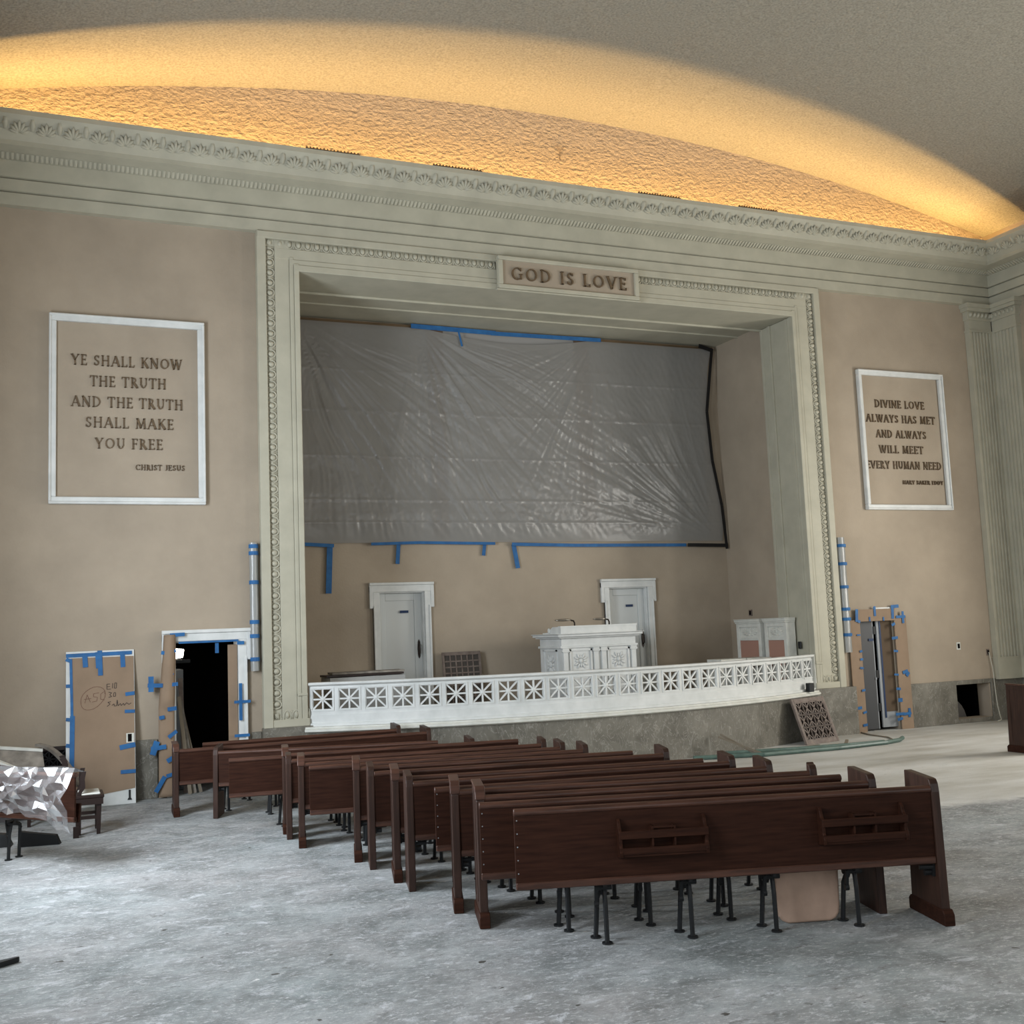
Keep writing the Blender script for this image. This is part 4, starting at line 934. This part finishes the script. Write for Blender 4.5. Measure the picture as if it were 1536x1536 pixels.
def pew(L, Rt, H, le, re, label, d=.36, dr=None, racks=(), nails=False, nst=4, pb=None):
    L = Vector(L); Rt = Vector(Rt); v = Rt-L; Lg = v.length
    t = thing('pew', label, 'pew', (L.x, L.y, 0), math.atan2(v.y, v.x), 'dark wooden church pews')
    z0 = .405 if H > .87 else .375
    if pb: z0 = pb
    one('back_panel', M_wood, lambda b: b.box(0, 0, z0, Lg, .022, H-.02), parent=t, bevel=.003)
    b = MB(); n = 10; zc = H-.027
    prof = [(.016+.030*math.cos(PI*k/n), zc+.027*math.sin(PI*k/n)) for k in range(n+1)]+[(-.012, zc-.010), (-.002, zc-.02), (.04, zc-.02)]
    b.prism(prof, lambda u, w, a: (a, u, w), 0, Lg); b.build('top_rail', M_woodrail, t, bevel=.003)
    bx('bottom_rail', M_woodrail, (0, -.012, z0-.005, Lg, .03, z0+.042), t, bevel=.006)
    one('seat', M_wood, lambda b: b.hexa([(.01, .05, .42), (Lg-.01, .05, .42), (Lg-.01, .075, .42), (.01, .075, .42), (.01, .075, H-.30), (Lg-.01, .075, H-.30), (Lg-.01, .10, H-.30), (.01, .10, H-.30)]), parent=t, bevel=.006)
    if le: end_standard('end_panel', H, d, le in ('cap', 'foot'), M_woodend, -1, t, 0)
    if re: end_standard('end_panel', H, dr or d, re == 'cap', M_woodend, 1, t, Lg)
    xs_ = [.60, 1.18, 1.76, 2.34] if nst == 4 else [.36]
    for x in xs_:
        if x < Lg-.1: stand(x, t)
    for r in racks: book_rack(r[0], r[1], t)
    if nails:
        for k in range(5):
            q = MB(); q.tube([(.018, -.003, z0+.10+k*.085), (.018, .001, z0+.10+k*.085)], .0042, 8); q.build('nail', M_lgrey, t)
    return t
PEWS = [
 ((2.846, 6.825), (5.592, 5.975), .92, None, 'cap', 'dark wooden pew with two book racks on its back, nearest of the rows', dict(dr=.39, racks=((.68, 1.28), (2.06, 2.655)), nails=True)),
 ((2.760, 7.230), (5.430, 6.410), .92, None, 'foot', 'dark wooden pew with a bare nailed left edge directly in front of the racked pew', dict(nails=True, dr=.36)),
 ((2.927, 7.560), (5.512, 6.800), .917, 'cap', None, 'dark wooden pew with a capped left end, third row from the nearest one', dict(d=.34)),
 ((2.915, 8.060), (5.542, 7.210), .901, 'cap', 'flat', 'dark wooden pew with capped left end and a thin right post, fourth row', dict(d=.32, dr=.07)),
 ((2.870, 8.500), (5.590, 7.850), .87, None, 'cap', 'dark wooden pew with a bare nailed left edge standing behind the fourth row', dict(nails=True, d=.3)),
 ((2.815, 8.890), (5.500, 8.260), .882, 'flat', 'cap', 'dark wooden pew with a plain square left post, sixth row from the nearest', dict(d=.30)),
 ((2.818, 9.298), (5.467, 8.620), .876, 'cap', None, 'dark wooden pew with a capped left post and bare right end, seventh row', {}),
 ((2.767, 9.896), (5.444, 9.280), .866, 'flat', 'cap', 'dark wooden pew with a plain square left post, eighth row from the nearest', dict(d=.30)),
 ((2.746, 10.326), (5.330, 9.670), .868, 'cap', None, 'dark wooden pew with a capped left post, ninth row from the nearest', dict(d=.32)),
 ((2.400, 10.930), (5.110, 10.330), .845, None, 'cap', 'dark wooden pew with a bare left edge past the ninth row, tenth row', dict(d=.3)),
 ((2.437, 11.331), (5.065, 10.785), .837, 'cap', 'flat', 'dark wooden pew with a capped left post, eleventh row from the nearest', dict(d=.32)),
 ((2.415, 11.853), (5.104, 11.354), .825, 'flat', 'cap', 'dark wooden pew with a thin plain left post, twelfth row from the nearest', dict(d=.22)),
 ((2.456, 12.230), (5.000, 11.760), .852, 'cap', None, 'dark wooden pew with a capped left post tight behind a thin plain post, thirteenth row', dict(d=.28)),
 ((1.889, 12.690), (4.602, 12.277), .80, None, 'cap', 'dark wooden pew with a bare left edge at far left, fourteenth row', {}),
 ((1.926, 13.774), (4.433, 12.935), .79, 'flat', None, 'dark wooden pew with a plain left post and small second foot, fifteenth row', {}),
 ((1.520, 14.232), (4.671, 14.080), .805, 'cap', 'cap', 'dark wooden pew reaching farthest left, before the dark doorway', {}),
 ((1.899, 14.963), (4.498, 14.871), .80, None, 'flat', 'dark wooden pew farthest from the camera, just before the marble stage base', {}),
]
for L_, R_, H_, le, re, lab, kw in PEWS: pew(L_, R_, H_, le, re, lab, **kw)
# pew at the right edge of the picture
pr_ = pew((13.27, 11.98), (16.0, 12.04), .93, 'foot', 'foot', 'dark wooden pew standing alone at the right edge below the pilaster', d=.42, racks=((.40, 1.0),))
# tan seat board leaning under the nearest pew
def seatb(b):
    w = .195; pts = [(-.24, .40), (-.225, .10), (-.215, .05), (-.19, .015), (-.15, 0), (.15, 0), (.19, .015), (.215, .05), (.225, .10), (.24, .40)]
    b.prism(pts, lambda u, v, q: (u, q, v), 0, .055)
sbd = tag(one('seat_board', M_tan, seatb, loc=(4.88, 6.452, .004), bevel=.018, seg=3), 'tan padded seat board leaning under the nearest pew between its iron legs', 'seat board')
sbd.rotation_euler = (-.07, 0, -.30)

# ================================================================ LOOSE THINGS ON THE RIGHT
g = thing('lattice_grille', 'brown cast lattice grille leaning on the marble stage base at right', 'grille', (12.03, 15.22, 0), .25); g.rotation_euler = (-.36, 0, .22)
GW, GH = .42, .80
def gfr(b):
    for a in ((-GW, 0, -GW+.05, GH), (GW-.05, 0, GW, GH), (-GW+.05, GH-.07, GW-.05, GH), (-GW+.05, 0, GW-.05, .08)): b.box(a[0], 0, a[1], a[2], .045, a[3])
one('frame', M_brown, gfr, parent=g, bevel=.004)
cw = (2*GW-.10)/4; chh = (GH-.15)/3
for j in range(3):
    for k in range(4):
        x = -GW+.05+k*cw; z = .08+j*chh; q = MB()
        for a, c in (((x, z), (x+cw, z+chh)), ((x, z+chh), (x+cw, z)), ((x+cw/2, z), (x+cw/2, z+chh))): q.bar((a[0], .02, a[1]), (c[0], .02, c[1]), .016, .024, (0, -1, 0))
        for a, c in (((x, z), (x, z+chh)), ((x+cw, z), (x+cw, z+chh)), ((x, z), (x+cw, z)), ((x, z+chh), (x+cw, z+chh))): q.bar((a[0], .02, a[1]), (c[0], .02, c[1]), .03, .03, (0, -1, 0))
        q.build('lattice_cell', M_brown, g)
bx('backing', M_darkwood, (-GW+.04, .046, .02, GW+.05, .06, GH-.02), g)
def pipe(name, pts, r, m, label, cat='pipe', group=None):
    o = one(name, m, lambda b: b.tube([Vector(p)-Vector(pts[0]) for p in pts], r, 8), loc=pts[0], smooth=False); return tag(o, label, cat, group)
pipe('pipe', [(9.15, 14.70, .035), (10.2, 14.36, .035), (11.6, 14.28, .035), (12.6, 14.36, .035), (13.0, 14.50, .035), (13.16, 14.60, .05)], .034, M_green, 'long green pipe nearest the pews on the floor before the stage', group='green pipes on the floor')
pipe('pipe', [(9.9, 14.95, .03), (10.9, 14.72, .03), (12.0, 14.55, .03), (12.7, 14.52, .03)], .028, M_green, 'shorter green pipe lying against the long one, before the grille', group='green pipes on the floor')
pipe('cord', [(13.50, 16.02, .012), (13.36, 15.6, .012), (13.30, 15.1, .012), (13.12, 14.80, .012), (12.9, 14.66, .012)], .012, M_strut, 'brown cord running over the floor from the taped doorway', 'cord')
for k, (a, c, w, lab) in enumerate([((10.28, 14.52, .03), (9.72, 14.86, .30), .05, 'dusty timber strut propped up at the left end of the green pipes'), ((10.22, 14.62, .03), (9.80, 14.92, .33), .035, 'thinner dusty timber crossing behind the propped strut')]):
    o = one('timber_strut', M_strut, lambda b: b.bar((0, 0, 0), Vector(c)-Vector(a), w, .03), loc=a); tag(o, lab, 'timber', 'dusty timbers by the pipes')
for k, (a, c, lab) in enumerate([((11.15, 14.78, .02), (11.6, 14.80, .03), 'short dusty timber piece lying in front of the brown grille'), ((12.02, 14.66, .02), (12.22, 14.86, .06), 'small dusty timber offcut against the right end of the brown grille')]):
    o = one('timber_offcut', M_strut, lambda b: b.bar((0, 0, 0), Vector(c)-Vector(a), .05, .03), loc=a); tag(o, lab, 'timber', 'dusty timbers by the pipes')

# ================================================================ CLUTTER ON THE LEFT
wp = pew((-.62, 12.66), (.27, 11.55), .90, None, None, 'pew back wrapped in shiny clear plastic film at the left edge', pb=.44, nst=1); wp['group'] = 'wrapped things on the left'
Lw = math.hypot(.89, 1.11)
random.seed(3)
def film(u, v):
    x = -.05+(Lw+.12)*u; zlow = .955-(.34+.24*u+.03*math.sin(7*u))*v
    jit = random.uniform(-1, 1)
    y = -.055-.05*v-.05*math.sin(PI*v)-.055*abs(mnoise.noise(Vector((x*3.2+v*1.5, v*2.6, 2))))*2-.028*jit*(.3+math.sin(PI*v))
    return (x+.012*jit, y, zlow+.02*random.uniform(-1, 1)*(1 if 0 < v else 0))
b = MB(); nu_, nv_ = 20, 9
P_ = [[film(i/nu_, j/nv_) for i in range(nu_+1)] for j in range(nv_+1)]
for j in range(nv_):
    for i in range(nu_):
        a, c, d_, e = P_[j][i], P_[j][i+1], P_[j+1][i+1], P_[j+1][i]
        if (i*7+j*3) % 2: b.add([a, c, d_, e], [(0, 1, 2), (0, 2, 3)])
        else: b.add([a, c, d_, e], [(0, 1, 3), (1, 2, 3)])
b.grid(lambda u, v: (-.05+(Lw+.12)*u, -.055+.16*v, .957+.012*math.sin(9*u+3*v)-.05*v), 30, 5)
b.build('plastic_film', M_clear, wp)
# dark armchair behind
ch = thing('chair', 'dark wooden chair seen from the side right of the wrapped pew', 'chair', (.46, 13.75, 0))
def chs(b): b.box(-.14, -.24, .40, .17, .24, .435)
one('seat', M_darkwood, chs, parent=ch, bevel=.006)
b = MB(); b.box(-.10, -.22, .435, .13, .22, .455); b.build('cushion', M_offwhite, ch, bevel=.008)
for yy in (-.22, .18):
    b = MB(); b.prism([(.09, 0), (.13, 0), (.145, .40), (.085, .40)], lambda u, v, w: (u, w, v), yy, yy+.045); b.build('leg', M_darkwood, ch)
    b = MB(); b.prism([(-.12, 0), (-.075, 0), (-.07, .40), (-.07, .46), (-.03, .52), (-.035, .62), (-.02, .70), (-.07, .70), (-.09, .62), (-.08, .52), (-.12, .44)], lambda u, v, w: (u, w, v), yy, yy+.045); b.build('back_post', M_darkwood, ch)
    bx('stretcher', M_darkwood, (-.10, yy+.005, .17, .11, yy+.04, .205), ch)
def chb(b): b.box(-.075, -.18, .50, -.045, .18, .68)
one('backrest', M_darkwood, chb, parent=ch)
for yy in (-.24, .2): bx('apron', M_darkwood, (-.13, yy, .33, .16, yy+.04, .40), ch)
ch2 = thing('chair', 'second dark chair mostly hidden behind the wrapped pew, by the leaning door slab', 'chair', (.14, 14.75, 0))
for yy in (-.2, .16):
    b = MB(); b.prism([(.06, 0), (.10, 0), (.10, .42), (.12, .55), (.13, .70), (.09, .78), (.03, .77), (.06, .72), (.07, .56), (.05, .42)], lambda u, v, w: (u, w, v), yy, yy+.04); b.build('back_post', M_darkwood, ch2)
    b = MB(); b.box(-.32, yy, 0, -.28, yy+.04, .42); b.build('leg', M_darkwood, ch2); b = MB(); b.box(-.32, yy, .62, .08, yy+.04, .65); b.build('armrest', M_darkwood, ch2)
bx('seat', M_darkwood, (-.33, -.21, .42, .11, .21, .46), ch2)
# scrap panels heaped by the vent
b = MB(); b.hexa([(-.95, -.06, .24), (.06, -.10, .24), (.06, -.06, .24), (-.95, -.02, .24), (-.95, .32, .93), (-.02, .28, .81), (-.02, .32, .81), (-.95, .36, .93)])
o = b.build('scrap_board', M_board, loc=(0, 15.12, 0)); tag(o, 'broad dusty panel leaning topmost on the scrap heap by the vent', 'board', 'scrap boards by the vent')
b = MB(); b.hexa([(-.95, .30, .925), (-.015, .26, .80), (-.015, .34, .80), (-.95, .38, .925), (-.95, .30, .965), (-.015, .26, .835), (-.015, .34, .835), (-.95, .38, .965)]); b.build('edge_strip', M_offwhite, o)
b = MB(); b.bar((-.95, 0, .98), (-.17, -.16, .60), .11, .05); o = b.build('scrap_board', M_offwhite, loc=(0, 14.86, 0)); tag(o, 'narrow pale board sloping down at the front of the scrap heap', 'board', 'scrap boards by the vent')
b = MB(); p = [Vector((.50*q, -.40*q, -.52*q**2.0)) for q in [i/10 for i in range(11)]]
for p0, p1 in zip(p, p[1:]): b.bar(p0, p1, .09, .035)
o = b.build('scrap_lath', M_board, loc=(-.08, 15.75, .86)); tag(o, 'curved brown slat sloping down the right side of the scrap heap', 'board', 'scrap boards by the vent')
b = MB(); b.hexa([(-.75, -.35, 0), (.30, -.35, 0), (.30, .38, 0), (-.75, .38, 0), (-.70, -.28, .30), (.12, -.28, .18), (.22, .34, .18), (-.70, .34, .36)])
o = b.build('scrap_crate', M_darkwood, loc=(-.35, 15.52, 0)); tag(o, 'dark crate under the scrap boards by the vent', 'crate')
b = MB(); b.hexa([(-.28, -.05, 0), (.10, -.12, 0), (.12, -.03, 0), (-.26, .04, 0), (-.30, -.04, .16), (.06, -.11, .10), (.08, -.03, .10), (-.28, .05, .16)])
o = b.build('iron_casting', M_iron, loc=(.06, 13.2, 0)); tag(o, 'black wedge shaped iron casting on the floor under the wrapped pew', 'casting', 'iron castings on the left floor')
b = MB(); b.hexa([(-.2, -.08, 0), (.1, -.1, 0), (.12, .08, 0), (-.2, .08, 0), (-.2, -.05, .17), (.04, -.08, .13), (.06, .05, .13), (-.2, .05, .17)])
o = b.build('iron_casting', M_iron, loc=(-.42, 13.35, 0)); tag(o, 'black iron casting on the floor at the far left edge', 'casting', 'iron castings on the left floor')
o = tag(bx('wood_block', M_darkwood, (-.03, -.03, 0, .03, .03, .12), loc=(.33, 13.4, 0)), 'small upright black block on the floor left of the dark chair', 'block')
# black pointed bar entering at the lower left
b = MB(); b.prism([(-.62, -.14), (-.10, .02), (.05, .075), (.075, .07), (.07, .045), (-.02, -.02), (-.58, -.30)], lambda u, v, w: (u, v, w), 0, .035)
o = b.build('iron_bar', M_iron, loc=(-.22, 8.36, 0), bevel=.006); tag(o, 'black pointed iron bar lying on the floor at the lower left corner', 'bar')
